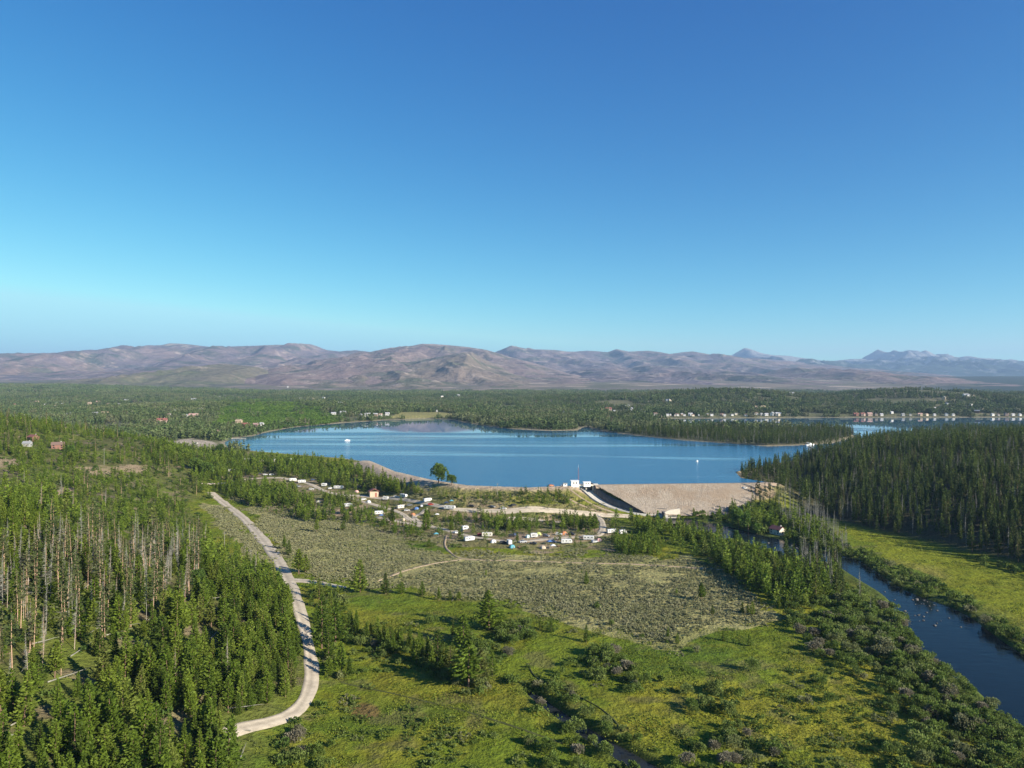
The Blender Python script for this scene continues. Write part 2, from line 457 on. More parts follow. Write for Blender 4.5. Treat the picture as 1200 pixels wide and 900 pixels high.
def ground_colour(X, Y, Z):
    px, py = proj(X, Y, Z)
    wob = (fbm(X, Y, 18, 3, 41) - .5); wob2 = (fbm(X, Y, 45, 3, 47) - .5)
    qx = px + wob * 75 * np.clip(250 / Y, .1, 1.2); qy = py + wob2 * 40 * np.clip(250 / Y, .05, 1.2)
    C = np.zeros(X.shape + (3,))
    def put(mask, col):
        mk = np.clip(mask, 0, 1)[..., None]
        C[:] = C * (1 - mk) + np.array(col) * mk
    n1 = fbm(X, Y, 26, 4, 51); n2 = fbm(X, Y, 60, 3, 57); n3 = fbm(X, Y, 9, 3, 59)
    put(np.ones(X.shape), (.13, .168, .014))
    put(sm(.48, .68, n1), (.195, .195, .020))
    put(sm(.56, .72, n2) * .8, (.085, .135, .014))
    put(sm(.60, .74, n3) * .6, (.135, .125, .045))
    put(sm(.64, .72, fbm(X, Y, 14, 3, 63)) * .7, (.16, .17, .02))
    # valley floor away from the meadows
    for P, c, k in ((CAMP_PX, (.19, .165, .075), .85), (CAMP2_PX, (.15, .14, .06), .8)):
        put(inside(qx, qy, P) * k, c)
        put(inside(qx, qy, P) * sm(.5, .65, n1) * .75, (.12, .14, .04))
        put(inside(qx, qy, P) * sm(.57, .66, n3) * .8, (.30, .23, .15))
    for P in (SAGE_PX, SAGE2_PX, SAGE3_PX):
        put(inside(qx, qy, P) * 1.0, (.285, .265, .11))
        put(inside(qx, qy, P) * sm(.5, .7, n2) * .7, (.23, .235, .075))
    put(inside(qx, qy, RMEADOW_PX) * .9, (.175, .195, .015))
    put(inside(qx, qy, RMEADOW_PX) * sm(.52, .7, n2) * .8, (.21, .19, .045))
    # hill woods
    e = hill_e(X, Y)
    w = sm(-2, 14, e + wob * 16) * (Y < 1100)
    put(w, (.10, .105, .035)); put(w * sm(.45, .65, n1) * .85, (.12, .15, .025)); put(w * sm(.60, .70, n3) * .7, (.22, .17, .11))
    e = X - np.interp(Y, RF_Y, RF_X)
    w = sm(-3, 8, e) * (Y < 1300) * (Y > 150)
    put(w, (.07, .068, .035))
    # along the river
    d, wv = dist_line_attr(X, Y, RIVER[:, :2], RIVER[:, 2])
    put((1 - sm(3, 22, d - wv)) * (Y < 560) * .8, (.06, .085, .022)); put((1 - sm(-.5, 1.5, d - wv)) * (Y < 560), (.09, .075, .05))
    d, wv = dist_line_attr(X, Y, CREEK[:, :2], CREEK[:, 2])
    put((1 - sm(0.5, 6, d - wv)) * (Y < 300) * .7, (.065, .10, .02)); put((1 - sm(-.6, .6, d - wv)) * (Y < 300), (.05, .045, .03))
    # far wooded country
    f = sm(800, 1000, Y)
    put(f, (.12, .125, .065))
    big = fbm(X, Y, 300, 4, 71)
    put(f * sm(.52, .66, big) * .8, (.16, .155, .08))
    put(f * sm(.60, .70, fbm(X, Y, 110, 3, 73)) * .5, (.24, .21, .13))
    put(inside(px, py, GREENHILL_PX) * (Y > 900), (.085, .14, .035))
    put(inside(px, py, MEADOW_PX) * (Y > 1200), (.25, .23, .09))
    put(inside(qx, qy, BEACH_PX) * (Y > 700), (.40, .34, .26))
    # burnt country before the mountains
    g = sm(4350, 4950, Y + 700 * (big - .5))
    put(g, (.16, .138, .112)); put(g * sm(.45, .6, fbm(X, Y, 200, 4, 83)) * .8, (.13, .125, .075)); put(g * sm(.5, .62, fbm(X, Y, 420, 4, 77)), (.22, .175, .13)); put(g * sm(.62, .68, fbm(X, Y, 260, 4, 79)), (.36, .29, .23))
    put(g * sm(.58, .66, fbm(X, Y, 600, 4, 81)) * .8, (.10, .105, .06))
    put(g * sm(.50, .62, X / Y), (.04, .055, .04))
    # shores
    D = dist_poly(X, Y, LAKE, True); ins = inside(X, Y, LAKE)
    sh = (1 - sm(2, 9, D)) * (Y > 480)
    put(np.where(ins, sm(14, 0, D) * .9 + .0, sh * .75) * (Y > 480), (.30, .255, .175))
    put(ins * sm(6, 40, D) * (Y > 480), (.03, .06, .07))
    dc = dist_poly(X, Y, CREST)
    put((1 - sm(5, 11, dc + wob * 5)) * (Y > 480), (.42, .33, .23))
    put((1 - sm(9, 34, dc)) * sm(4, 9, dc) * (Y > 480) * ~ins * .75, (.21, .19, .075))
    put(((X < -60) & (X > -190)) * (1 - sm(8, 17, dc + wob * 6)) * (Y > 480), (.45, .36, .26))
    for (cx, cy, rx, ry) in DIRT_SPOTS:
        q = ((px - cx) / rx) ** 2 + ((py - cy) / ry) ** 2 + wob * 2.2
        put((1 - sm(.5, 1.1, q)) * .8, (.33, .245, .16) if cy != 832 else (.15, .09, .04))
    return C

GC = ground_colour(fl(GX), fl(GY), fl(GZ))
def ground_mat():
    m, nt, b, out = nm('ground_cover')
    at = N(nt, 'ShaderNodeAttribute', attribute_name='Col')
    geo = N(nt, 'ShaderNodeNewGeometry')
    a = noise(nt, .9, 6, .65, geo.outputs['Position']); c = noise(nt, .16, 5, .6, geo.outputs['Position']); f = noise(nt, .02, 6, .6, geo.outputs['Position'])
    v = mth(nt, 'ADD', mth(nt, 'MULTIPLY', a.outputs[0], 1.1), mth(nt, 'MULTIPLY', c.outputs[0], .8))
    v = mth(nt, 'ADD', mth(nt, 'ADD', v, mth(nt, 'MULTIPLY', f.outputs[0], .5)), -.2)
    hs = N(nt, 'ShaderNodeHueSaturation'); nt.links.new(at.outputs['Color'], hs.inputs['Color']); nt.links.new(v, hs.inputs['Value'])
    hue = mth(nt, 'ADD', mth(nt, 'MULTIPLY', c.outputs[0], .05), .475); nt.links.new(hue, hs.inputs['Hue'])
    nt.links.new(hs.outputs[0], b.inputs['Base Color']); b.inputs['Roughness'].default_value = .95; b.inputs['Specular IOR Level'].default_value = .1
    h = mth(nt, 'ADD', a.outputs[0], mth(nt, 'MULTIPLY', c.outputs[0], 3.0))
    bump(nt, h, .95, 1.3, b)
    return m
gme = grid_mesh('ground', np.stack([GX, GY, GZ], -1), ground_mat())
ca = gme.attributes.new('Col', 'FLOAT_COLOR', 'POINT')
ca.data.foreach_set('color', np.concatenate([GC, np.ones((len(GC), 1))], 1).astype(np.float32).ravel())
tag(link('ground', gme), kind='structure')

# ================================================================ WATER
def water_mat(name, deep, rscale, rstr, rough, windy):
    m, nt, b, out = nm(name)
    geo = N(nt, 'ShaderNodeNewGeometry')
    mp = N(nt, 'ShaderNodeMapping'); mp.inputs['Scale'].default_value = (.35, 1, 1); nt.links.new(geo.outputs['Position'], mp.inputs[0])
    n = noise(nt, rscale, 3, .6, mp.outputs[0])
    b.inputs['Base Color'].default_value = (*deep, 1); b.inputs['IOR'].default_value = 1.333
    b.inputs['Specular IOR Level'].default_value = .5
    bp = N(nt, 'ShaderNodeBump'); bp.inputs['Distance'].default_value = 1.0
    nt.links.new(n.outputs[0], bp.inputs['Height']); nt.links.new(bp.outputs[0], b.inputs['Normal'])
    if not windy: b.inputs['Specular IOR Level'].default_value = .14
    if windy:      # calm slicks and wind-ruffled streaks
        mw = N(nt, 'ShaderNodeMapping'); mw.inputs['Scale'].default_value = (.0016, .0085, 1); nt.links.new(geo.outputs['Position'], mw.inputs[0])
        w = noise(nt, 1.0, 4, .55, mw.outputs[0], 1.4)
        mx = N(nt, 'ShaderNodeSeparateXYZ'); nt.links.new(geo.outputs['Position'], mx.inputs[0])
        calm = mth(nt, 'MULTIPLY_ADD', mx.outputs[1], 1 / 420); calm.node.inputs[2].default_value = -2.0       # the far end lies in the lee
        calm = mth(nt, 'ADD', calm, mth(nt, 'MULTIPLY', mth(nt, 'SUBTRACT', w.outputs[0], .5), 4.2))
        rr = ramp(nt, calm, [(0.12, gray(1.0)), (.72, gray(0.012))])
        nt.links.new(mth(nt, 'MULTIPLY', rr.outputs[0], rstr), bp.inputs['Strength'])
        nt.links.new(mth(nt, 'MULTIPLY', rr.outputs[0], rough), b.inputs['Roughness'])
    else:
        bp.inputs['Strength'].default_value = rstr; b.inputs['Roughness'].default_value = rough
    return m
lake_me = bpy.data.meshes.new('lake')
lx = [(x, y, ZL) for x, y in [(-700, 470), (-200, 600)]]
def strip_plane(name, x0, x1, y0, y1, z, mat):
    nx, ny = 24, 24
    gx, gy = np.meshgrid(np.linspace(x0, x1, nx), np.linspace(y0, y1, ny))
    return grid_mesh(name, np.stack([gx, gy, np.full(gx.shape, z)], -1), mat, False)
# the sheet of water ends under its banks and under the dam
wp = [(p[0], p[1]) for p in LAKE]
c0 = LAKE.mean(0)
lake_me = bpy.data.meshes.new('lake'); lake_me.from_pydata([(x, y, ZL) for x, y in wp], [], [tuple(range(len(wp)))]); 
M['lake'] = water_mat('lake_water', (.02, .115, .215), .35, .45, .18, True)
M['river'] = water_mat('river_water', (.006, .012, .018), .55, .14, .06, False)
M['creekw'] = water_mat('creek_water', (.020, .024, .026), .6, .08, .08, False)
lake_me.materials.append(M['lake']); lake_me.update()
tag(link('lake', lake_me), kind='structure')

def ribbon(name, line, half, mat, z=None, lift=.14, across=7, kind='structure', wob=0.0, edge_drop=.35):
    """a strip draped on the land along a line of (x, y[, halfwidth])"""
    p = np.asarray(line, float)[:, :2]
    hw = np.full(len(p), half) if np.isscalar(half) else np.asarray(half)
    if wob: hw = hw * (1 + wob * 2 * (vnoise(np.arange(len(p)) * .35, np.zeros(len(p)), 5) - .5))
    t = np.gradient(p, axis=0); t /= np.linalg.norm(t, axis=1)[:, None] + 1e-9
    nrm = np.stack([t[:, 1], -t[:, 0]], 1)
    s = np.linspace(-1, 1, across)
    P = p[:, None, :] + nrm[:, None, :] * (hw[:, None] * s[None, :])[..., None]
    if z is None:
        h = T(P[..., 0].ravel(), P[..., 1].ravel()).reshape(P.shape[:2]) + lift
        h[:, 0] -= edge_drop + lift; h[:, -1] -= edge_drop + lift
    else: h = np.full(P.shape[:2], z)
    me = grid_mesh(name, np.concatenate([P, h[..., None]], -1)[:, ::-1], mat)
    at_ = me.attributes.new('across', 'FLOAT', 'POINT'); at_.data.foreach_set('value', np.repeat(s[None, ::-1], len(p), 0).astype(np.float32).ravel())
    o = link(name, me)
    if kind: tag(o, kind=kind)
    return o
ribbon('river', RIVER, RIVER[:, 2] + 3.0, M['river'], z=ZR)
ribbon('creek', CREEK, CREEK[:, 2] + .9, M['creekw'], z=-1.2)
pm = bpy.data.meshes.new('pond'); pc = POND.mean(0); pp = pc + (POND - pc) * 1.15
pm.from_pydata([(x, y, ZR + .02) for x, y in pp], [], [tuple(range(len(pp)))]); pm.materials.append(M['river']); pm.update()
tag(link('pond', pm), kind='structure')

# ================================================================ ROADS AND PATHS
def road_mat(name, col, scale=.35):
    m, nt, b, out = nm(name)
    geo = N(nt, 'ShaderNodeNewGeometry')
    n = noise(nt, scale, 6, .6, geo.outputs['Position']); n2 = noise(nt, 3.0, 3, .6, geo.outputs['Position'])
    lo = tuple(c * .82 for c in col); hi = tuple(min(c * 1.15, .8) for c in col)
    c = ramp(nt, n.outputs[0], [(.35, lo), (.65, hi)])
    at_ = N(nt, 'ShaderNodeAttribute', attribute_name='across')
    trk = mth(nt, 'ABSOLUTE', mth(nt, 'SUBTRACT', mth(nt, 'ABSOLUTE', at_.outputs['Fac']), .42))          # pale packed wheel tracks, looser darker gravel between
    trk = mth(nt, 'SUBTRACT', 1.10, mth(nt, 'MULTIPLY', trk, .75))
    v = mth(nt, 'MULTIPLY', mth(nt, 'ADD', mth(nt, 'MULTIPLY', n2.outputs[0], .4), .80), trk)
    hs = N(nt, 'ShaderNodeHueSaturation'); nt.links.new(c.outputs[0], hs.inputs['Color']); nt.links.new(v, hs.inputs['Value'])
    nt.links.new(hs.outputs[0], b.inputs['Base Color']); b.inputs['Roughness'].default_value = .95; b.inputs['Specular IOR Level'].default_value = .1
    bump(nt, n2.outputs[0], .4, .15, b)
    return m
M['gravel'] = road_mat('gravel', (.45, .39, .295))
M['dirt'] = road_mat('packed_dirt', (.34, .265, .18))
M['game'] = road_mat('trodden_grass', (.075, .085, .028))
M['asphalt'] = road_mat('worn_asphalt', (.20, .18, .165))
def px_line(pts, step=3.0):
    w = [hit(a, b) for a, b in pts]
    return smooth_line([(p.x, p.y) for p in w], step)
ROAD_PX = [(258, 862), (290, 851), (313, 848), (338, 840), (355, 826), (364, 807), (366, 787), (363, 763), (358, 740), (350, 713), (343, 692), (336, 676), (328, 660), (317, 643), (303, 627), (289, 610), (273, 597), (258, 586), (247, 577)]
road = px_line(ROAD_PX)
hw = np.interp(road[:, 1], [150, 260, 340, 520], [2.9, 2.5, 4.0, 3.6])
ribbon('gravel_road', road, hw, M['gravel'], wob=.14, lift=.2, across=9)
ribbon('gravel_road', px_line([(236, 567), (258, 566.5), (290, 561), (330, 560)]), 2.2, M['gravel'], lift=.18)
ribbon('gravel_road', px_line([(340, 680), (362, 681), (385, 685), (405, 689)]), np.linspace(4.5, 1.6, len(px_line([(340, 680), (362, 681), (385, 685), (405, 689)]))), M['gravel'], lift=.17)
LOOPS = [
    [(330, 560), (362, 566), (380, 576), (398, 580), (425, 581), (455, 583), (490, 588), (520, 596), (545, 598), (575, 599), (600, 598), (660, 599), (690, 601)],
    [(398, 580), (440, 592), (470, 600), (480, 610), (505, 617), (530, 623), (555, 630), (600, 636), (640, 632), (670, 629), (690, 630), (705, 627), (707, 612), (700, 603)],
    [(440, 606), (470, 612), (500, 618)], [(595, 608), (630, 610), (660, 612)], [(505, 617), (480, 606), (500, 596)]]
for L in LOOPS:
    ribbon('campground_road', px_line(L), 2.6, M['gravel'], lift=.22, wob=.2)
ribbon('gravel_track', px_line([(590, 600), (625, 598), (665, 600), (720, 604), (742, 606)]), 3.4, M['gravel'], lift=.2, wob=.15)
for L, wd in (([(523, 628), (520, 640), (530, 650), (540, 656), (600, 657), (680, 660), (760, 662), (850, 668)], 1.0), ([(540, 656), (510, 660), (480, 667), (458, 675), (440, 682)], 1.1),
              ([(655, 577), (672, 588), (690, 596), (712, 603)], 1.2), ([(668, 574), (690, 590), (730, 604)], .9)):
    ribbon('dirt_path', px_line(L, 2.0), wd, M['dirt'], lift=.25, across=5, wob=.3)
for L in ([(618, 778), (628, 796), (650, 804), (690, 822), (715, 838), (730, 858)], [(400, 800), (470, 815), (560, 838), (620, 858), (660, 872)]):
    ribbon('game_trail', px_line(L, 1.5), .38, M['game'], lift=.2, across=5, wob=.5)

# ================================================================ MOUNTAINS
def mountain_mat(name, base, second, green, rock, rock_h, pale, trees):
    m, nt, b, out = nm(name)
    geo = N(nt, 'ShaderNodeNewGeometry'); at = N(nt, 'ShaderNodeAttribute', attribute_name='rel')
    a = noise(nt, .0011, 6, .6, geo.outputs['Position'], .4); g = noise(nt, .0022, 6, .62, geo.outputs['Position'], .5); f = noise(nt, .02, 5, .7, geo.outputs['Position']); k = noise(nt, .0045, 7, .65, geo.outputs['Position'])
    c = mix(nt, ramp(nt, a.outputs[0], [(.40, gray(0)), (.60, gray(1))]).outputs[0], base, second)
    c = mix(nt, ramp(nt, g.outputs[0], [(.48, gray(0)), (.62, gray(trees))]).outputs[0], c, green)
    c = mix(nt, ramp(nt, k.outputs[0], [(.55, gray(0)), (.66, gray(.8))]).outputs[0], c, pale)
    rk = mth(nt, 'ADD', at.outputs['Fac'], mth(nt, 'MULTIPLY', mth(nt, 'SUBTRACT', k.outputs[0], .5), .9))
    c = mix(nt, ramp(nt, rk, [(max(rock_h - .06, 0), gray(0)), (min(rock_h + .06, 1), gray(1))]).outputs[0], c, rock)
    v = mth(nt, 'ADD', mth(nt, 'MULTIPLY', f.outputs[0], 1.5), .25)
    hs = N(nt, 'ShaderNodeHueSaturation'); nt.links.new(c, hs.inputs['Color']); nt.links.new(v, hs.inputs['Value'])
    nt.links.new(hs.outputs[0], b.inputs['Base Color']); b.inputs['Roughness'].default_value = 1; b.inputs['Specular IOR Level'].default_value = .05
    bump(nt, mth(nt, 'ADD', f.outputs[0], mth(nt, 'MULTIPLY', k.outputs[0], 4)), .7, 16, b)
    return m
PINK = (.225, .165, .15); PURP = (.155, .130, .140); OLIVE = (.105, .11, .065); GREYR = (.33, .30, .27); PALE = (.36, .29, .24)
def mountain(name, prof, Yr, Yf, Yb, mat, gully=.25, seed=0, wl=700, skyrough=.02, nx=420):
    prof = np.array(prof, float)
    px = np.linspace(prof[0, 0], prof[-1, 0], nx)
    py = np.interp(px, prof[:, 0], prof[:, 1])
    ker = np.array([.25, .5, .25]); py = np.convolve(np.pad(py, 1, 'edge'), ker, 'valid')
    Xr = (px - 600) / F * Yr; Zr = CAMZ + (450 - py) / F * Yr
    foot = np.interp(Yf, [4000, 5000, 9000, 30000], [55, 60, 150, 160]) - 40
    Zr = np.maximum(Zr, foot)
    t = np.concatenate([np.linspace(0, 1, 90), np.linspace(1, 2, 26)[1:]])
    tt, XX = np.meshgrid(t, Xr, indexing='ij'); ZZ = np.repeat(Zr[None], len(t), 0)
    YY = np.where(tt <= 1, Yf + (Yr - Yf) * tt, Yr + (Yb - Yr) * (tt - 1))
    wx = XX + .35 * (YY - Yr) * np.sin(seed) + 900 * (fbm(XX, YY, 2600, 3, seed + 5) - .5)
    r = 1 - np.abs(2 * fbm(wx, YY * .35, wl, 4, seed) - 1) * 1.6
    r2 = fbm(wx, YY, wl * .35, 4, seed + 3) - .5
    s = np.where(tt <= 1, tt ** .92, 2 - tt)
    mod = np.clip(s * (1 - np.clip(s, 0, 1) ** 5) * 2.2, 0, 1)
    H = (ZZ - foot)
    z = foot + H * s + H * gully * 1.25 * mod * (r - .82) + H * .18 * mod * r2 + H * skyrough * r2 * s
    me = grid_mesh(name, np.stack([XX, YY, z], -1), mat)
    a = me.attributes.new('rel', 'FLOAT', 'POINT')
    a.data.foreach_set('value', np.clip((z - foot) / (H.max() + 1), 0, 1).astype(np.float32).ravel())
    tag(link(name, me), kind='structure')
mA = mountain_mat('rocky_range', (.045, .065, .05), (.035, .055, .045), (.03, .05, .038), (.27, .27, .265), .58, (.30, .29, .28), .9)
mB = mountain_mat('burnt_range', PURP, PINK, (.07, .085, .065), (.30, .27, .22), .97, PALE, .9)
mC = mountain_mat('pink_burnt_mountain', PINK, (.20, .15, .13), (.095, .10, .07), (.30, .24, .21), .98, PALE, .85)
mD = mountain_mat('green_brown_hill', (.165, .135, .10), (.21, .165, .13), (.085, .098, .055), (.3, .25, .2), .98, PALE, .9)
mE = mountain_mat('olive_hill', (.16, .14, .095), (.135, .12, .08), (.105, .115, .055), (.3, .25, .2), .99, (.24, .2, .14), .8)
mountain('mountain_range', [(820, 447), (840, 424), (850, 417), (858, 416), (868, 410), (872, 407.5), (877, 408), (885, 412), (893, 414), (905, 416.5), (925, 417), (950, 421), (967, 424), (995, 421), (1011, 421), (1020, 415), (1029, 409), (1035, 414), (1041, 418), (1050, 413), (1057, 413), (1062, 410.5), (1072, 416), (1087, 416), (1107, 420), (1121, 418), (1130, 420), (1145, 422), (1162, 421), (1177, 424), (1200, 427), (1250, 426), (1330, 432), (1500, 428), (1700, 440)], 21000, 13500, 27000, mA, .34, 3, 1100, .05, 620)
mountain('mountain_range', [(-500, 440), (-300, 425), (-150, 428), (-60, 424), (0, 422), (25, 418), (62, 415), (100, 410.5), (137, 409), (170, 408), (190, 405), (207, 403), (225, 404), (240, 406), (265, 409), (280, 409), (300, 405), (325, 404), (345, 404), (362, 403), (370, 405), (382, 410), (400, 412), (422, 411), (440, 413), (470, 425), (500, 448)], 14500, 6500, 19000, mB, .22, 9, 1200, .03)
mountain('mountain_range', [(540, 440), (570, 418), (585, 411), (600, 406), (605, 406), (615, 409), (650, 410), (667, 412), (687, 411), (700, 412), (712, 413), (722, 409), (737, 412), (760, 411), (775, 413), (785, 415), (800, 413), (812, 412), (825, 414), (842, 417), (860, 419), (900, 421), (935, 424), (975, 433), (1010, 448)], 15500, 9500, 20000, mB, .25, 14, 1300, .03)
mountain('mountain', [(370, 447), (400, 425), (431, 413.5), (440, 411), (475, 406), (505, 403), (520, 404), (550, 407), (570, 410), (600, 419), (625, 425), (655, 434), (690, 447)], 11500, 5600, 15000, mC, .2, 21, 900, .015)
mountain('mountain', [(610, 449), (640, 442), (665, 435), (685, 432), (715, 432), (735, 431), (750, 428), (775, 429), (800, 429), (825, 433), (850, 438), (900, 444), (930, 450)], 10800, 5400, 14000, mB, .26, 27, 800, .02)
mountain('hill', [(420, 447), (440, 435), (460, 427), (500, 421), (530, 415), (545, 412.5), (553, 412.5), (562, 418), (580, 427), (610, 438), (640, 447), (660, 452)], 8600, 5000, 11000, mD, .2, 33, 700, .015)
mountain('hill', [(310, 450), (345, 432), (360, 426), (385, 420), (412, 418), (430, 421), (455, 430), (480, 440), (510, 450)], 9600, 5300, 12000, mC, .2, 39, 700, .015)
mountain('hill', [(860, 450), (885, 441), (900, 437), (920, 431), (932, 433), (950, 431), (970, 436), (1000, 437), (1037, 446), (1075, 451), (1112, 452.5), (1140, 457), (1200, 460)], 9500, 5000, 12500, mC, .24, 45, 700, .02)
mountain('hill', [(110, 450), (140, 442), (180, 438), (215, 432), (245, 427.5), (262, 426), (300, 430), (315, 435), (335, 444), (360, 451)], 7400, 4800, 10000, mE, .2, 51, 600, .015)
mountain('hill', [(20, 449), (57, 433), (82, 424), (105, 425), (125, 434), (160, 446), (180, 452)], 10200, 5600, 12500, mC, .2, 57, 700, .02)
mountain('hill', [(-400, 440), (-200, 432), (-40, 430), (20, 433), (60, 440), (110, 450)], 11000, 5500, 13000, mB, .2, 61, 800, .02)

mF = mountain_mat('forested_foothill', (.045, .065, .045), (.06, .075, .05), (.035, .055, .035), (.2, .18, .15), .99, (.12, .12, .085), .9)
mountain('hill', [(1010, 459), (1060, 455), (1100, 450), (1140, 446), (1200, 447), (1260, 442), (1400, 438), (1700, 440)], 11500, 5200, 15000, mF, .3, 71, 900, .02)

# ================================================================ SKY, SUN, HAZE, CAMERA
SUN_AZ = math.atan2(.835, -.55)        # clockwise from +Y (north): behind the camera, to the east
SUN_EL = R(23)
sd = Vector((math.sin(SUN_AZ) * math.cos(SUN_EL), math.cos(SUN_AZ) * math.cos(SUN_EL), math.sin(SUN_EL)))
w = bpy.data.worlds.new('World'); S.world = w; w.use_nodes = True
nt = w.node_tree; bg = nt.nodes['Background']
sky = nt.nodes.new('ShaderNodeTexSky'); sky.sky_type = 'NISHITA'; sky.sun_disc = False
sky.sun_elevation = SUN_EL; sky.sun_rotation = SUN_AZ; sky.altitude = 2500; sky.air_density = 1.0; sky.dust_density = .3; sky.ozone_density = 2.0
sep = nt.nodes.new('ShaderNodeSeparateColor'); cmb = nt.nodes.new('ShaderNodeCombineColor'); nt.links.new(sky.outputs[0], sep.inputs[0])
for ch, (a_, p_) in enumerate(((.098, 2.19), (.435, 1.33), (1.04, .757))):      # the deep polarised blue of thin mountain air
    v_ = mth(nt, 'MULTIPLY', mth(nt, 'POWER', sep.outputs[ch], p_), a_)
    nt.links.new(mth(nt, 'MINIMUM', v_, (2.45, 5.0, 5.3)[ch]), cmb.inputs[ch])
SKYOUT = cmb.outputs[0]
nt.links.new(SKYOUT, bg.inputs[0]); bg.inputs[1].default_value = .105
sl = bpy.data.lights.new('sun', 'SUN'); sl.energy = 5.0; sl.angle = R(.5); sl.color = (1, .90, .76)
so = bpy.data.objects.new('sun', sl); COL.objects.link(so); so.rotation_euler = (-sd).to_track_quat('-Z', 'Y').to_euler()

hz, nt, b, out = nm('haze')
nt.nodes.remove(b)
pv = N(nt, 'ShaderNodeVolumePrincipled'); pv.inputs['Color'].default_value = (.46, .68, 1.0, 1); pv.inputs['Density'].default_value = HAZE
pv.inputs['Anisotropy'].default_value = .1
nt.links.new(pv.outputs[0], out.inputs['Volume'])
o = link('haze', MB().box(-48000, 48000, -400, 31000, -12, 1500).mesh('haze', hz)); tag(o, kind='stuff')

cam = bpy.data.cameras.new('camera'); cam.sensor_width = 36; cam.lens = F * 36 / 1200; cam.clip_end = 120000; cam.clip_start = .5
co = bpy.data.objects.new('camera', cam); COL.objects.link(co); co.location = (0, 0, CAMZ); co.rotation_euler = (R(90), 0, 0)
S.camera = co
S.view_settings.view_transform = 'Standard'; S.view_settings.look = 'None'; S.view_settings.exposure = 1.05; S.view_settings.gamma = 1
S.view_settings.use_curve_mapping = False
S.cycles.max_bounces = 6; S.cycles.diffuse_bounces = 2; S.cycles.glossy_bounces = 3; S.cycles.transmission_bounces = 3; S.cycles.volume_bounces = 0
S.cycles.use_adaptive_sampling = False
# ================================================================ PLANT SHAPES
def rquads(C, size, rs, aspect=.6, up=0.0, axis=None):
    """small leaf-clump faces of random turn about centres C; axis: direction the long side follows"""
    n = len(C)
    a = rs.normal(size=(n, 3)) if axis is None else axis + .55 * rs.normal(size=(n, 3))
    a /= np.linalg.norm(a, axis=1)[:, None]
    b = rs.normal(size=(n, 3)); b[:, 2] += up; b -= (b * a).sum(1)[:, None] * a; b /= np.linalg.norm(b, axis=1)[:, None]
    s = size * (.65 + .7 * rs.random(n)); w = s * aspect
    s = s[:, None]; w = w[:, None]
    return np.stack([C - a * s * .5 - b * w * .25, C - b * w * .55 + a * s * .05, C + a * s * .6, C + b * w * .5 + a * s * .05], 1)

def conifer_quads(h, Rr, base, levels, nb, per, size, seed, slope=-.15, power=.8, jag=.45, top=0.0, lean=0.0):
    rs = np.random.default_rng(seed)
    C = []; A = []; V = []
    ph = rs.random() * 6.28; asym = .18 + .2 * rs.random()
    for i in range(levels):
        t = (i + rs.random() * .7) / levels
        z = h * (base + (1 - base) * t)
        r = Rr * ((1 - t) ** power) * (1 - .55 * (1 - min(t / .12, 1))) + .05 * Rr
        k = max(3, int(nb * (.45 + .55 * (1 - t)) + rs.random()))
        off = rs.random() * 6.28
        for j in range(k):
            az = off + 6.283 * j / k + rs.normal() * .25
            L = r * (1 - jag + 2 * jag * rs.random() ** .8) * (1 + asym * math.cos(az - ph))
            m = max(1, int(per * (.4 + .6 * L / Rr)))
            v = rs.random()
            for q in range(m):
                s = .25 + .75 * (q + rs.random()) / m
                d = np.array([math.cos(az), math.sin(az), slope + .25 * s * s])
                C.append([d[0] * s * L, d[1] * s * L, z + d[2] * s * L + rs.normal() * .08 * size]); A.append(d); V.append(.35 * v + .65 * rs.random())
    for q in range(2):
        C.append([rs.normal() * .03, rs.normal() * .03, h * (1 - .05 * q / per)]); A.append([0, 0, 1]); V.append(.9)
    C = np.array(C); A = np.array(A)
    C[:, 0] += lean * C[:, 2]
    return rquads(C, size, rs, .55, .4, A), np.array(V)

def trunk_mesh(name, h, r, mat, seed=0, limbs=0, lim0=.3, limlen=.9, top=.15):
    rs = random.Random(seed); b = MB()
    pts = [Vector((0, 0, -.8))] + [Vector((rs.uniform(-1, 1) * .012 * h * k / 4, rs.uniform(-1, 1) * .012 * h * k / 4, h * k / 4)) for k in range(1, 5)]
    for k in range(4):
        r0 = r * (1 - (1 - top) * k / 4); r1 = r * (1 - (1 - top) * (k + 1) / 4)
        b.tube(pts[k], pts[k + 1], r0, r1, 6)
    for i in range(limbs):
        t = lim0 + (1 - lim0) * (i + rs.random()) / limbs
        z = h * t; az = rs.uniform(0, 6.28); L = limlen * (1.15 - t) * rs.uniform(.5, 1.3) * h * .13
        p = Vector((0, 0, z)); q = p + Vector((math.cos(az) * L, math.sin(az) * L, rs.uniform(-.35, .25) * L))
        b.tube(p, q, r * .28 * (1.2 - t), r * .06, 4, False)
    return b.mesh(name, mat)

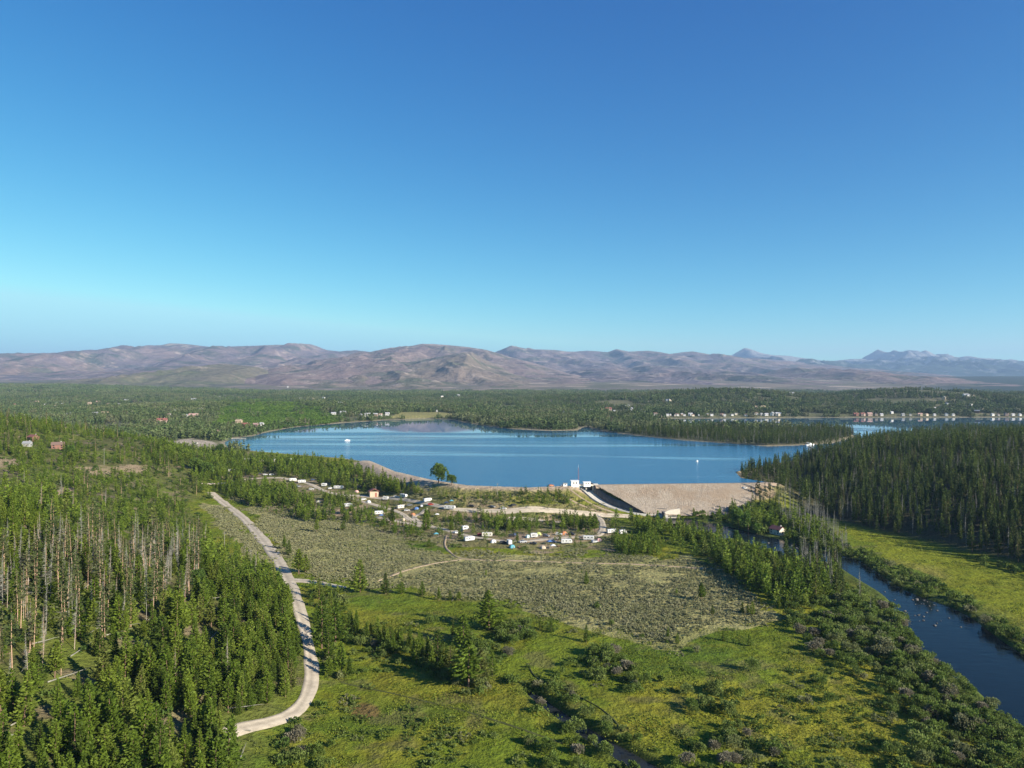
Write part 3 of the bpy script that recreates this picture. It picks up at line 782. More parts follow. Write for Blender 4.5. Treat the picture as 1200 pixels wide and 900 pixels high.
# crowns about 9 m tall, near ones with ~1500 faces
PINE_SPEC = [(9, 1.75, .06), (9.4, 1.45, .05), (8.7, 2.1, .08), (9.2, 1.6, .04), (9, 1.2, .16), (8.8, 1.85, .05), (9.1, 1.4, .22), (8.9, 2.0, .10)]
PPOW = [.75, .9, .6, .8, .7, .55, .62, .95]; PJAG = [.32, .28, .45, .3, .5, .4, .55, .35]
PINE_HI = []; PINE_MID = []; PINE_LO = []
for i, (h, r, b0) in enumerate(PINE_SPEC):
    q, v = conifer_quads(h, r, b0, 30, 9, 7, .48, 100 + i, .05, PPOW[i], PJAG[i], 0, rng.normal() * .012)
    PINE_HI.append((quad_mesh('pine_crown', q, M['pine'] if i % 3 else M['pine_bright'], v), trunk_mesh('pine_trunk', h * .95, .15, M['bark'], i)))
    q, v = conifer_quads(h, r, b0, 17, 7, 3, .85, 200 + i, .05, PPOW[i], PJAG[i])
    PINE_MID.append(quad_mesh('pine_crown_simple', q, M['pine'] if i % 3 else M['pine_bright'], v))
SPR_MID = []; SPR_HI = []
for i in range(5):
    h = 15; r = [1.75, 1.5, 1.9, 1.4, 1.65][i]
    q, v = conifer_quads(h, r, [.10, .16, .08, .2, .12][i], 24, 6, 3, 1.05, 300 + i, -.25, .8, .5)
    SPR_MID.append(quad_mesh('spruce_crown_simple', q, M['spruce'], v))
    q, v = conifer_quads(h, r, [.10, .16, .08, .2, .12][i], 34, 7, 4, .8, 320 + i, -.25, .8, .5)
    SPR_HI.append((quad_mesh('spruce_crown', q, M['spruce'], v), trunk_mesh('spruce_trunk', h * .95, .2, M['bark'], i)))
# old lodgepoles: long bare orange trunk, thin crown above
OLD = []
for i in range(4):
    h = 18
    q, v = conifer_quads(h, [1.5, 1.25, 1.7, 1.1][i], [.38, .48, .32, .5][i], 22, 5, 3, .75, 400 + i, -.1, .55, .6)
    OLD.append((quad_mesh('old_pine_crown', q, M['sparse'], v), trunk_mesh('old_pine_trunk', h * .97, .145, M['redbark'], 40 + i, 8, .3, .8)))
DEAD = [trunk_mesh('dead_pine_trunk', 17, .125, (M['redbark'], M['palewood'], M['greywood'], M['palewood'])[i], 60 + i, [34, 24, 44, 14][i], [.3, .45, .2, .4][i], 1.0, .12) for i in range(4)]
def twigs_mesh(seed, h=16, n=260, R0=1.3):
    rs = np.random.default_rng(seed)
    t = rs.random(n) ** .8; z = h * (.3 + .68 * t); az = rs.random(n) * 6.28; L = R0 * (1.1 - t) * (.4 + rs.random(n))
    c = np.stack([np.cos(az) * L * .55, np.sin(az) * L * .55, z], 1); d = np.stack([np.cos(az), np.sin(az), rs.normal(size=n) * .2 - .1], 1)
    d /= np.linalg.norm(d, axis=1)[:, None]; s = np.cross(d, [0, 0, 1.0]); s /= np.linalg.norm(s, axis=1)[:, None]
    a = d * L[:, None] * .5; w = s * .035 + np.array([0, 0, .03])
    return quad_mesh('dead_pine_twigs', np.stack([c - a - w, c - a + w, c + a + w * .3, c + a - w * .3], 1), M['greywood'], rs.random(n))
DEADG = [trunk_mesh('dead_pine_trunk', 17, .125, M['greywood'], 64 + i, [34, 24, 44, 14][i], [.3, .45, .2, .4][i], 1.0, .12) for i in range(4)]
TWIGS = [twigs_mesh(70 + i) for i in range(4)]

def dome_quads(seed, Rr, h, n, size, lobes=6, bottom=.05, flat=.8):
    rs = np.random.default_rng(seed)
    L = [(rs.normal() * Rr * .45, rs.normal() * Rr * .45, h * (.35 + .3 * rs.random()), Rr * (.42 + .3 * rs.random()), h * (.33 + .25 * rs.random())) for _ in range(lobes)]
    C = []; V = []; A = []
    for i in range(n):
        cx, cy, cz, rr, rh = L[i % lobes]
        d = rs.normal(size=3); d /= np.linalg.norm(d)
        if d[2] < -.45: d[2] *= -1
        s = .72 + .33 * rs.random()
        p = [cx + d[0] * rr * s, cy + d[1] * rr * s, max(cz + d[2] * rh * s, bottom)]
        C.append(p); A.append(d + np.array([0, 0, .6])); V.append(.45 * rs.random() + .55 * ((i % lobes) * .37 % 1))
    return rquads(np.array(C), size, rs, .7, 0, np.array(A)), np.array(V)

def stems_mesh(name, seed, h, Rr, n, mat):
    rs = random.Random(seed); b = MB()
    for i in range(n):
        a = rs.uniform(0, 6.28); l = rs.uniform(.4, .8) * Rr
        b.tube((math.cos(a) * .15 * Rr, math.sin(a) * .15 * Rr, -.3), (math.cos(a) * l, math.sin(a) * l, h * rs.uniform(.5, .85)), .05, .02, 5, False)
    return b.mesh(name, mat)
WIL_HI = []; WIL_LO = []
for i in range(5):
    m = M['willow'] if i < 4 else M['greywillow']
    q, v = dome_quads(500 + i, 2.0, [2.9, 2.4, 3.2, 2.6, 2.3][i], 900, .36, 7 + i % 3)
    WIL_HI.append((quad_mesh('willow_foliage', q, m, v), stems_mesh('willow_stems', i, 2.4, 1.6, 9, M['bark'])))
    q, v = dome_quads(520 + i, 2.0, [2.9, 2.4, 3.2, 2.6, 2.3][i], 260, .62, 7)
    WIL_LO.append(quad_mesh('willow_simple', q, m, v))
BUSH = [quad_mesh('bush_simple', *(lambda r: (r[0], M['bush'], r[1]))(dome_quads(540 + i, 1.6, 2.0, 160, .6, 5))) for i in range(3)]
def sage_patch(seed, n=10, R0=3.3):
    rs = np.random.default_rng(seed); Q = []; V = []
    for i in range(n):
        a = rs.random() * 6.28; d = R0 * math.sqrt(rs.random()); r = .26 + .36 * rs.random()
        q, v = dome_quads(seed * 50 + i, r, r * 1.15, 30, .36, 3)
        q[..., 0] += math.cos(a) * d; q[..., 1] += math.sin(a) * d; Q.append(q); V.append(v * .5 + .5 * rs.random())
    return quad_mesh('sage_patch', np.concatenate(Q), M['sage'], np.concatenate(V))
SAGE = [sage_patch(i + 1) for i in range(4)]
def tuft_patch(seed, mat, n=46, R0=2.6, hh=.34):
    rs = np.random.default_rng(seed)
    a = rs.random(n) * 6.28; d = R0 * np.sqrt(rs.random(n)); C = np.stack([np.cos(a) * d, np.sin(a) * d, np.full(n, hh * .4)], 1)
    A = np.stack([rs.normal(size=n) * .5, rs.normal(size=n) * .5, np.ones(n)], 1)
    return quad_mesh('tuft_patch', rquads(C, hh, rs, .8, 0, A), mat, rs.random(n))
TUFT = [tuft_patch(i + 1, M['tuft']) for i in range(3)]
LOWSH = []
for i in range(3):
    rs = np.random.default_rng(900 + i); Q = []; V = []
    for k in range(9):
        a = rs.random() * 6.28; d = 2.6 * math.sqrt(rs.random()); r = .35 + .45 * rs.random()
        q, v = dome_quads(910 + 20 * i + k, r, r * 1.3, 30, .36, 3); q[..., 0] += math.cos(a) * d; q[..., 1] += math.sin(a) * d; Q.append(q); V.append(v)
    LOWSH.append(quad_mesh('low_shrubs', np.concatenate(Q), M['willow'], np.concatenate(V)))
# clumps of far trees: about a dozen jagged conifers each
def clump(seed, n, R0, mat, h0=10, size=2.2, lv=6):
    rs = np.random.default_rng(seed); Q = []; V = []
    for i in range(n):
        a = rs.random() * 6.28; d = R0 * math.sqrt(rs.random()); h = h0 * (.55 + .7 * rs.random())
        q, v = conifer_quads(h, h * (.13 + .07 * rs.random()), .08, lv, 4, 2, size, seed * 100 + i, -.1, .75, .4)
        q[..., 0] += math.cos(a) * d; q[..., 1] += math.sin(a) * d; Q.append(q); V.append(.6 * rs.random() + .4 * v)
    return quad_mesh('tree_clump', np.concatenate(Q), mat, np.concatenate(V))
CLUMP = [clump(i + 1, 9, 8, M['far']) for i in range(6)]
CLUMPF = [clump(i + 21, 24, 22, M['far'], 11, 3.2, 4) for i in range(6)]
AB = []
for i in range(2):
    rs = np.random.default_rng(950 + i); Q = []; V = []
    for k in range(14):
        a = rs.random() * 6.28; d = 11 * math.sqrt(rs.random()); r = 1.5 + 1.5 * rs.random()
        q, v = dome_quads(960 + 30 * i + k, r, r * 1.6, 26, 1.5, 3); q[..., 0] += math.cos(a) * d; q[..., 1] += math.sin(a) * d; Q.append(q); V.append(v)
    AB.append(quad_mesh('bright_thicket', np.concatenate(Q), M['aspen'], np.concatenate(V)))

# ================================================================ STUFF: points with shapes picked by geometry nodes
def stuff(name, shapes, P, sc, rz, vi, label=None):
    P = np.asarray(P, np.float32); n = len(P)
    if n == 0: return
    me = bpy.data.meshes.new(name); me.vertices.add(n); me.vertices.foreach_set('co', P.ravel())
    a = me.attributes.new('sc', 'FLOAT_VECTOR', 'POINT'); a.data.foreach_set('vector', np.asarray(sc, np.float32).ravel())
    a = me.attributes.new('rot', 'FLOAT_VECTOR', 'POINT'); r = np.zeros((n, 3), np.float32); r[:, :2] = rng.normal(size=(n, 2)) * .025; r[:, 2] = rz; a.data.foreach_set('vector', r.ravel())
    a = me.attributes.new('vi', 'INT', 'POINT'); a.data.foreach_set('value', np.asarray(vi, np.int32))
    o = link(name, me); tag(o, kind='stuff')
    if label: o['label'] = label
    g = bpy.data.node_groups.new(name + '_scatter', 'GeometryNodeTree')
    g.interface.new_socket('Geometry', in_out='INPUT', socket_type='NodeSocketGeometry'); g.interface.new_socket('Geometry', in_out='OUTPUT', socket_type='NodeSocketGeometry')
    gi = g.nodes.new('NodeGroupInput'); go = g.nodes.new('NodeGroupOutput')
    ip = g.nodes.new('GeometryNodeInstanceOnPoints'); jn = g.nodes.new('GeometryNodeJoinGeometry')
    for s in shapes:
        so_ = bpy.data.objects.new('shape_' + s.name, s)
        oi = g.nodes.new('GeometryNodeObjectInfo'); oi.inputs['Object'].default_value = so_
        gt = g.nodes.new('GeometryNodeGeometryToInstance'); g.links.new(oi.outputs['Geometry'], gt.inputs[0]); g.links.new(gt.outputs[0], jn.inputs[0])
    def attr(nm_, ty):
        q = g.nodes.new('GeometryNodeInputNamedAttribute'); q.data_type = ty; q.inputs[0].default_value = nm_; return q.outputs[0]
    g.links.new(gi.outputs[0], ip.inputs['Points']); g.links.new(jn.outputs[0], ip.inputs['Instance']); ip.inputs['Pick Instance'].default_value = True
    g.links.new(attr('vi', 'INT'), ip.inputs['Instance Index']); g.links.new(attr('rot', 'FLOAT_VECTOR'), ip.inputs['Rotation']); g.links.new(attr('sc', 'FLOAT_VECTOR'), ip.inputs['Scale'])
    g.links.new(ip.outputs[0], go.inputs[0])
    md = o.modifiers.new('scatter', 'NODES'); md.node_group = g
    return o

def scatter(x0, x1, y0, y1, step, jit=.5):
    gx, gy = np.meshgrid(np.arange(x0, x1, step), np.arange(y0, y1, step))
    gx = gx + (rng.random(gx.shape) - .5) * 2 * jit * step; gy = gy + (rng.random(gy.shape) - .5) * 2 * jit * step
    return gx.ravel(), gy.ravel()

ROADS_ALL = [(road, 4.2)] + [(px_line(L), 3.6) for L in LOOPS] + [(px_line([(236, 567), (258, 566.5), (290, 561), (330, 560)]), 3)] + [(px_line([(590, 600), (625, 598), (665, 600), (720, 604), (742, 606)]), 4.5)]
ROADS_ALL += [(px_line([(340, 680), (365, 681), (400, 687)]), 4.5)]
KEEP_OUT = []          # (x, y, radius): stands and buildings keep trees off
def clear_of_roads(X, Y, extra=0.0):
    ok = np.ones(X.shape, bool)
    for L, r in ROADS_ALL: ok &= dist_poly(X, Y, L[::2] if len(L) > 12 else L) > r + extra
    for x, y, r in KEEP_OUT: ok &= np.hypot(X - x, Y - y) > r
    return ok
def clear_of_water(X, Y, m=1.5):
    d, wv = dist_line_attr(X, Y, RIVER[:, :2], RIVER[:, 2]); ok = (d - wv > m) | (Y > 560)
    d, wv = dist_line_attr(X, Y, CREEK[:, :2], CREEK[:, 2]); ok &= (d - wv > m * .5) | (Y > 300)
    far = Y > 480
    ok &= ~(far & (inside(X, Y, LAKE) | (dist_poly(X, Y, LAKE, True) < 3)))
    ok &= ~((dist_poly(X, Y, POND, True) < 3) | inside(X, Y, POND))
    ok &= ~((dist_poly(X, Y, CREST) < 8) & far)
    return ok
# ================================================================ DAM AND SPILLWAY
def rip_mat():
    m, nt, b, out = nm('riprap')
    geo = N(nt, 'ShaderNodeNewGeometry')
    v = N(nt, 'ShaderNodeTexVoronoi'); v.inputs['Scale'].default_value = 1.9; nt.links.new(geo.outputs['Position'], v.inputs['Vector'])
    n = noise(nt, .06, 5, .6, geo.outputs['Position'])
    sx = N(nt, 'ShaderNodeSeparateColor'); nt.links.new(v.outputs['Color'], sx.inputs[0])
    c = ramp(nt, sx.outputs[0], [(0, (.37, .30, .225)), (.5, (.46, .385, .295)), (1, (.53, .455, .365))]).outputs[0]
    c = mix(nt, ramp(nt, n.outputs[0], [(.45, gray(0)), (.62, gray(.6))]).outputs[0], c, (.37, .27, .18))
    nt.links.new(c, b.inputs['Base Color']); b.inputs['Roughness'].default_value = .95; b.inputs['Specular IOR Level'].default_value = .1
    bump(nt, v.outputs['Distance'], 1.0, -1.0, b)
    return m
M['riprap'] = rip_mat(); M['crestdirt'] = road_mat('crest_dirt', (.47, .36, .25))
dam = empty('rockfill_dam', (120, 538, 12))
tag(dam, 'long dam of pale pinkish broken rock with a straight crest holding back the lake', 'dam')
def rel(me_P, o): return me_P - np.array(o.location)
tt, ss = np.meshgrid(np.linspace(0, 1, 60), np.linspace(0, 1, 190), indexing='ij')
xa = 60.5 + 33 * tt; xb = 180 - 16 * tt
DX = xa + (xb - xa) * ss
yc = np.interp(DX, CREST[:, 0], CREST[:, 1])
DY = yc - 3.9 - 37.5 * tt
DZ = 16 + .85 - 37.5 * tt / 2.3 + .5 * (fbm(DX, DY, 2.2, 2, 91) - .5) * np.minimum(1, tt * 8) + 1.2 * (fbm(DX, DY, 18, 2, 92) - .5) * np.minimum(1, tt * 3)
child('rock_face', grid_mesh('dam_rock_face', rel(np.stack([DX, DY, DZ], -1), dam), M['riprap']), dam)
cr = smooth_line(np.array([(x, y) for x, y, z in []] or [(60, 532.6)] + [(c[0], c[1]) for c in CREST[6:9]]), 4)
tn = np.gradient(cr, axis=0); tn /= np.linalg.norm(tn, axis=1)[:, None]
P = np.stack([np.concatenate([cr + np.stack([tn[:, 1], -tn[:, 0]], 1) * d, np.full((len(cr), 1), z)], 1) for d, z in ((6.5, 14.9), (4.2, 16.25), (0, 16.4), (-4.2, 16.25), (-9, 13.6), (-12, 12.0))], 1)
child('crest_road', grid_mesh('dam_crest_road', rel(P[:, ::-1], dam), M['crestdirt']), dam)

sp = empty('spillway', (61, 523, 7))
tag(sp, 'concrete spillway chute curving down beside the rock dam with a dark wall', 'spillway')
cl = CHUTE; tn = np.gradient(cl[:, :2], axis=0); tn /= np.linalg.norm(tn, axis=1)[:, None]; nr = np.stack([tn[:, 1], -tn[:, 0]], 1)   # nr points towards west / the camera side
if nr[len(nr) // 2][0] > 0: nr = -nr
def swept(offs, zs):
    return np.stack([np.concatenate([cl[:, :2] + nr * o, (cl[:, 2] + (z if np.isscalar(z) else z))[:, None]], 1) for o, z in zip(offs, zs)], 1)
wt = np.interp(np.arange(len(cl)), [0, 8, 20, 40, len(cl) - 1], [3.2, 5.0, 5.6, 5.0, 4.0])
child('chute_floor', grid_mesh('chute_floor', rel(swept([-4, -2, 0, 2, 4], [0, 0, 0, 0, 0]), sp), M['concrete']), sp)
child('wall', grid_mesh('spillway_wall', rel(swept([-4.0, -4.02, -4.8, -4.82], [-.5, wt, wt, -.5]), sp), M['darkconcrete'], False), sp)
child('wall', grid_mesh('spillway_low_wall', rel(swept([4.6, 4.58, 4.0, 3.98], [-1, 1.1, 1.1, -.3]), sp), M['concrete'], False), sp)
mb = MB()
for i in range(0, len(cl), 3):
    p = cl[i]; q = (p[0] + nr[i][0] * 4.3 - 61, p[1] + nr[i][1] * 4.3 - 523, p[2] + 1.05 - 7)
    mb.tube(q, (q[0], q[1], q[2] + 1.2), .05, .05, 4)
    if i: mb.tube((q0[0], q0[1], q0[2] + 1.2), (q[0], q[1], q[2] + 1.2), .04, .04, 4)
    q0 = q
child('railing', mb.mesh('spillway_railing', M['steel']), sp)
child('bridge_deck', MB().box(-13.5, 2.0, 9.5, 15.5, 8.75, 9.75).mesh('bridge_deck', M['offwhite']), sp)
for x in (-12.6, -7.3, -2.4): child('pier', MB().box(x, x + .9, 9.8, 15, 4.5, 8.9).mesh('bridge_pier', M['concrete']), sp)
p = hit(776, 607)
ew = empty('outlet_wall', (p.x, p.y, 0)); tag(ew, 'pale concrete training wall standing at the foot of the dam by the outlet pool', 'wall')
child('wall', MB().prism([(-1, -1), (6.5, -1), (12, -1), (12, 5.3), (4.5, 4.2), (-1, 1.6)], -.4, .5).mesh('outlet_wall_body', M['offwhite']), ew)
child('footing', MB().box(-.4, .5, -8, -.5, -1.5, 3.6).mesh('outlet_wall_footing', M['darkconcrete']), ew)

def small_block(name, label, cat, at, w, d, h, wall, roof, rz=0.0, win=2):
    t = empty(name, at, rz); tag(t, label, cat)
    child('wall', MB().box(-w / 2, w / 2, -d / 2, d / 2, -1.0, h).mesh('block_wall', wall), t)
    child('roof', MB().box(-w / 2 - .3, w / 2 + .3, -d / 2 - .3, d / 2 + .3, h + .003, h + .3).mesh('block_roof', roof), t)
    for i in range(win):
        x = -w / 2 + w * (i + 1) / (win + 1)
        child('window', MB().box(x - .4, x + .4, -d / 2 - .05, -d / 2 + .05, h * .45, h * .8).mesh('block_window', M['glass']), t)
    child('door', MB().box(w / 2 - .06, w / 2 + .05, -.5, .5, .02, 2.0).mesh('block_door', M['steel']), t)
    return t
small_block('gatehouse', 'larger white box gatehouse standing on the crest above the spillway', 'gatehouse', (45.5, 531, 16.3), 5.4, 4.5, 3.4, M['white'], M['white'], .05)
small_block('gatehouse', 'lower white box hut on the crest where the rock dam face begins', 'hut', (54.5, 533, 16.3), 5.0, 3.6, 2.2, M['white'], M['white'], .08)
small_block('gatehouse', 'small white hut on the crest west of the larger gatehouse', 'hut', (38.5, 530, 16.1), 2.8, 2.6, 2.0, M['white'], M['steel'], .0, 1)
ms = empty('radio_mast', (48.5, 534.5, 16)); tag(ms, 'thin lattice mast rising behind the white gatehouse on the dam crest', 'mast')
mb = MB()
for a in range(3):
    t = a * 2.094; mb.tube((.45 * math.cos(t), .45 * math.sin(t), 0), (.16 * math.cos(t), .16 * math.sin(t), 13), .06, .045, 4)
for k in range(12):
    z = 1.05 * k; r = .45 - .022 * k
    for a in range(3):
        t = a * 2.094; u = t + 2.094
        mb.tube((r * math.cos(t), r * math.sin(t), z), (r * math.cos(u), r * math.sin(u), z + 1.05), .035, .035, 3)
child('lattice', mb.mesh('mast_lattice', plain('red_steel', (.4, .12, .09), .6)), ms); child('antenna', MB().tube((0, 0, 12.5), (0, 0, 15.5), .06, .03, 5).mesh('mast_antenna', M['white']), ms)

# ================================================================ VEHICLES, TENTS
def cm(key, col, rough=.4):
    if key not in M: M[key] = plain(key, col, rough, .08, 1, .5)
    return M[key]
CC = {'white': (.64, .64, .62), 'black': (.025, .026, .03), 'darkblue': (.03, .05, .11), 'silver': (.45, .46, .47), 'grey': (.20, .21, .22), 'red': (.42, .05, .04), 'tan': (.45, .37, .27),
      'blue': (.08, .17, .38), 'teal': (.10, .32, .38), 'yellowgreen': (.42, .48, .15), 'orange': (.45, .18, .08), 'palegreen': (.55, .72, .62), 'pink': (.58, .34, .30), 'cream': (.66, .62, .52)}
CACHE = {}
def cached(key, f):
    if key not in CACHE: CACHE[key] = f()
    return CACHE[key]
def parts(root, lst):
    for n_, me in lst: child(n_, me, root)
def trailer_parts(col, L=7.2):
    def f():
        body = cm('paint_' + col, CC[col]); h = L / 2; out = []
        out.append(('body', MB().prism([(-h, .55), (h - .5, .55), (h, 1.1), (h, 2.2), (h - .45, 2.95), (-h + .1, 2.95), (-h, 2.8)], -1.2, 1.2).mesh('trailer_body', body)))
        out.append(('stripe', MB().box(-h + .25, h - .7, -1.215, 1.215, .95, 1.15).mesh('trailer_stripe', cm('paint_grey', CC['grey']))))
        for x0, x1 in ((-h + .6, -h + 1.7), (-.9, .3), (h - 1.9, h - .9)): out.append(('window', MB().box(x0, x1, -1.22, 1.22, 1.65, 2.3).mesh('trailer_window', M['glass'])))
        out.append(('door', MB().box(.7, 1.35, -1.23, -1.18, .6, 2.5).mesh('trailer_door', cm('paint_silver', CC['silver']))))
        out.append(('roof_vent', MB().cbox(-1.2, -.2, -.4, .4, 2.953, 3.25, .06).mesh('trailer_roof_vent', cm('paint_silver', CC['silver']))))
        for x in (-.75, .1): out.append(('wheel', MB().tube((x, -1.22, .36), (x, 1.22, .36), .36, .36, 12).mesh('trailer_wheel', M['rubber'])))
        out.append(('hitch', MB().box(h, h + 1.1, -.08, .08, .5, .62).mesh('trailer_hitch', M['steel'])))
        return out
    return cached(('tr', col, L), f)
def car_parts(col, pickup=False):
    def f():
        body = cm('paint_' + col, CC[col]); out = []
        prof = [(-2.35, .35), (2.3, .35), (2.38, .7), (2.25, 1.0), (1.15, 1.12)] + ([(.75, 1.75), (-.45, 1.78), (-.65, 1.12), (-2.35, 1.1)] if pickup else [(.45, 1.75), (-1.95, 1.75), (-2.3, 1.1)])
        out.append(('body', MB().prism(prof, -.93, .93).mesh('car_body', body)))
        if pickup: out.append(('side_glass', MB().prism([(1.0, 1.17), (.68, 1.66), (-.42, 1.69), (-.58, 1.17)], -.94, .94).mesh('car_side_glass', M['glass'])))
        else: out.append(('side_glass', MB().prism([(.9, 1.15), (.4, 1.65), (-1.85, 1.65), (-2.1, 1.15)], -.94, .94).mesh('car_side_glass', M['glass'])))
        out.append(('windscreen', MB().add([(1.17, -.8, 1.15), (1.17, .8, 1.15), (.5 + .25 * pickup, .75, 1.72), (.5 + .25 * pickup, -.75, 1.72)], [(0, 1, 2, 3)]).mesh('car_windscreen', M['glass'])))
        for x in (-1.45, 1.45):
            for y in (-.96, .76): out.append(('wheel', MB().tube((x, y, .36), (x, y + .2, .36), .36, .36, 12).mesh('car_wheel', M['rubber'])))
        for y in (-.8, .5): out.append(('headlight', MB().box(2.30, 2.40, y, y + .3, .68, .85).mesh('car_headlight', M['white'])))
        return out
    return cached(('car', col, pickup), f)
def tent_parts(col, big=1.0):
    def f():
        m = cm('cloth_' + col, CC[col], .8); v = []; fs = []
        n, k = 12, 5
        for j in range(k):
            a = j / (k - 1) * math.pi / 2
            for i in range(n):
                t = 2 * math.pi * i / n; r = 1.7 * big * math.cos(a) ** .8 + .02
                v.append((r * math.cos(t) * (1 + .1 * (i % 2)), r * math.sin(t) * (1 + .1 * (i % 2)) * .85, 1.75 * big * math.sin(a)))
        for j in range(k - 1):
            for i in range(n): fs.append((j * n + i, j * n + (i + 1) % n, (j + 1) * n + (i + 1) % n, (j + 1) * n + i))
        b = MB().add(v, fs)
        dr = MB().prism([(-.5, .05), (.5, .05), (.15, 1.1), (-.15, 1.1)], -1.62 * big, -1.2 * big)
        return [('canopy', b.mesh('tent_canopy', m)), ('door_flap', dr.mesh('tent_door_flap', cm('paint_grey', CC['grey'])))]
    return cached(('tent', col, big), f)
def awning_parts(col):
    def f():
        t = MB().add([(-1.7, -1.7, 2.1), (1.7, -1.7, 2.1), (1.7, 1.7, 2.1), (-1.7, 1.7, 2.1), (0, 0, 3.0)], [(0, 1, 4), (1, 2, 4), (2, 3, 4), (3, 0, 4), (3, 2, 1, 0)])
        out = [('canopy', t.mesh('shelter_canopy', cm('cloth_' + col, CC[col], .8)))]
        for x in (-1.6, 1.6):
            for y in (-1.6, 1.6): out.append(('leg', MB().tube((x, y, 0), (x, y, 2.1), .04, .04, 5).mesh('shelter_leg', M['steel'])))
        return out
    return cached(('awn', col), f)
def table_parts():
    def f():
        out = [('table_top', MB().box(-1, 1, -.4, .4, .72, .78).mesh('picnic_top', M['timber']))]
        for y in (-.8, .6): out.append(('bench', MB().box(-1, 1, y, y + .25, .42, .47).mesh('picnic_bench', M['timber'])))
        for x in (-.7, .7): out.append(('leg', MB().box(x - .05, x + .05, -.75, .75, 0, .7).mesh('picnic_leg', M['timber'])))
        return out
    return cached(('tab',), f)
def pit_toilet_parts():
    return cached(('toilet',), lambda: [('wall', MB().box(-2.2, 2.2, -1.6, 1.6, -.5, 2.7).mesh('toilet_wall', cm('paint_tanwall', (.46, .36, .26), .8))),
            ('roof', MB().prism([(-2.7, 2.7), (0, 4.0), (2.7, 2.7), (2.7, 2.85), (0, 4.2), (-2.7, 2.85)], -2.1, 2.1).mesh('toilet_roof', cm('redbrown_roof', (.26, .09, .06), .7))),
            ('door', MB().box(.4, 1.3, -1.66, -1.58, 0, 2.1).mesh('toilet_door', cm('redbrown_roof', (.26, .09, .06), .7))), ('vent_pipe', MB().tube((1.2, .8, 3), (1.2, .8, 5), .12, .12, 6).mesh('toilet_vent', M['steel']))])
KIND = {'trailer': (trailer_parts, 'camper trailer', 'travel trailer'), 'car': (car_parts, 'parked car', 'car'), 'tent': (tent_parts, 'tent', 'tent'), 'awning': (awning_parts, 'shade shelter', 'shelter')}
GROUPS = {'trailer': 'trailers parked in the campground', 'car': 'vehicles parked in the campground', 'tent': 'tents pitched in the campground', 'awning': 'shade shelters in the campground'}
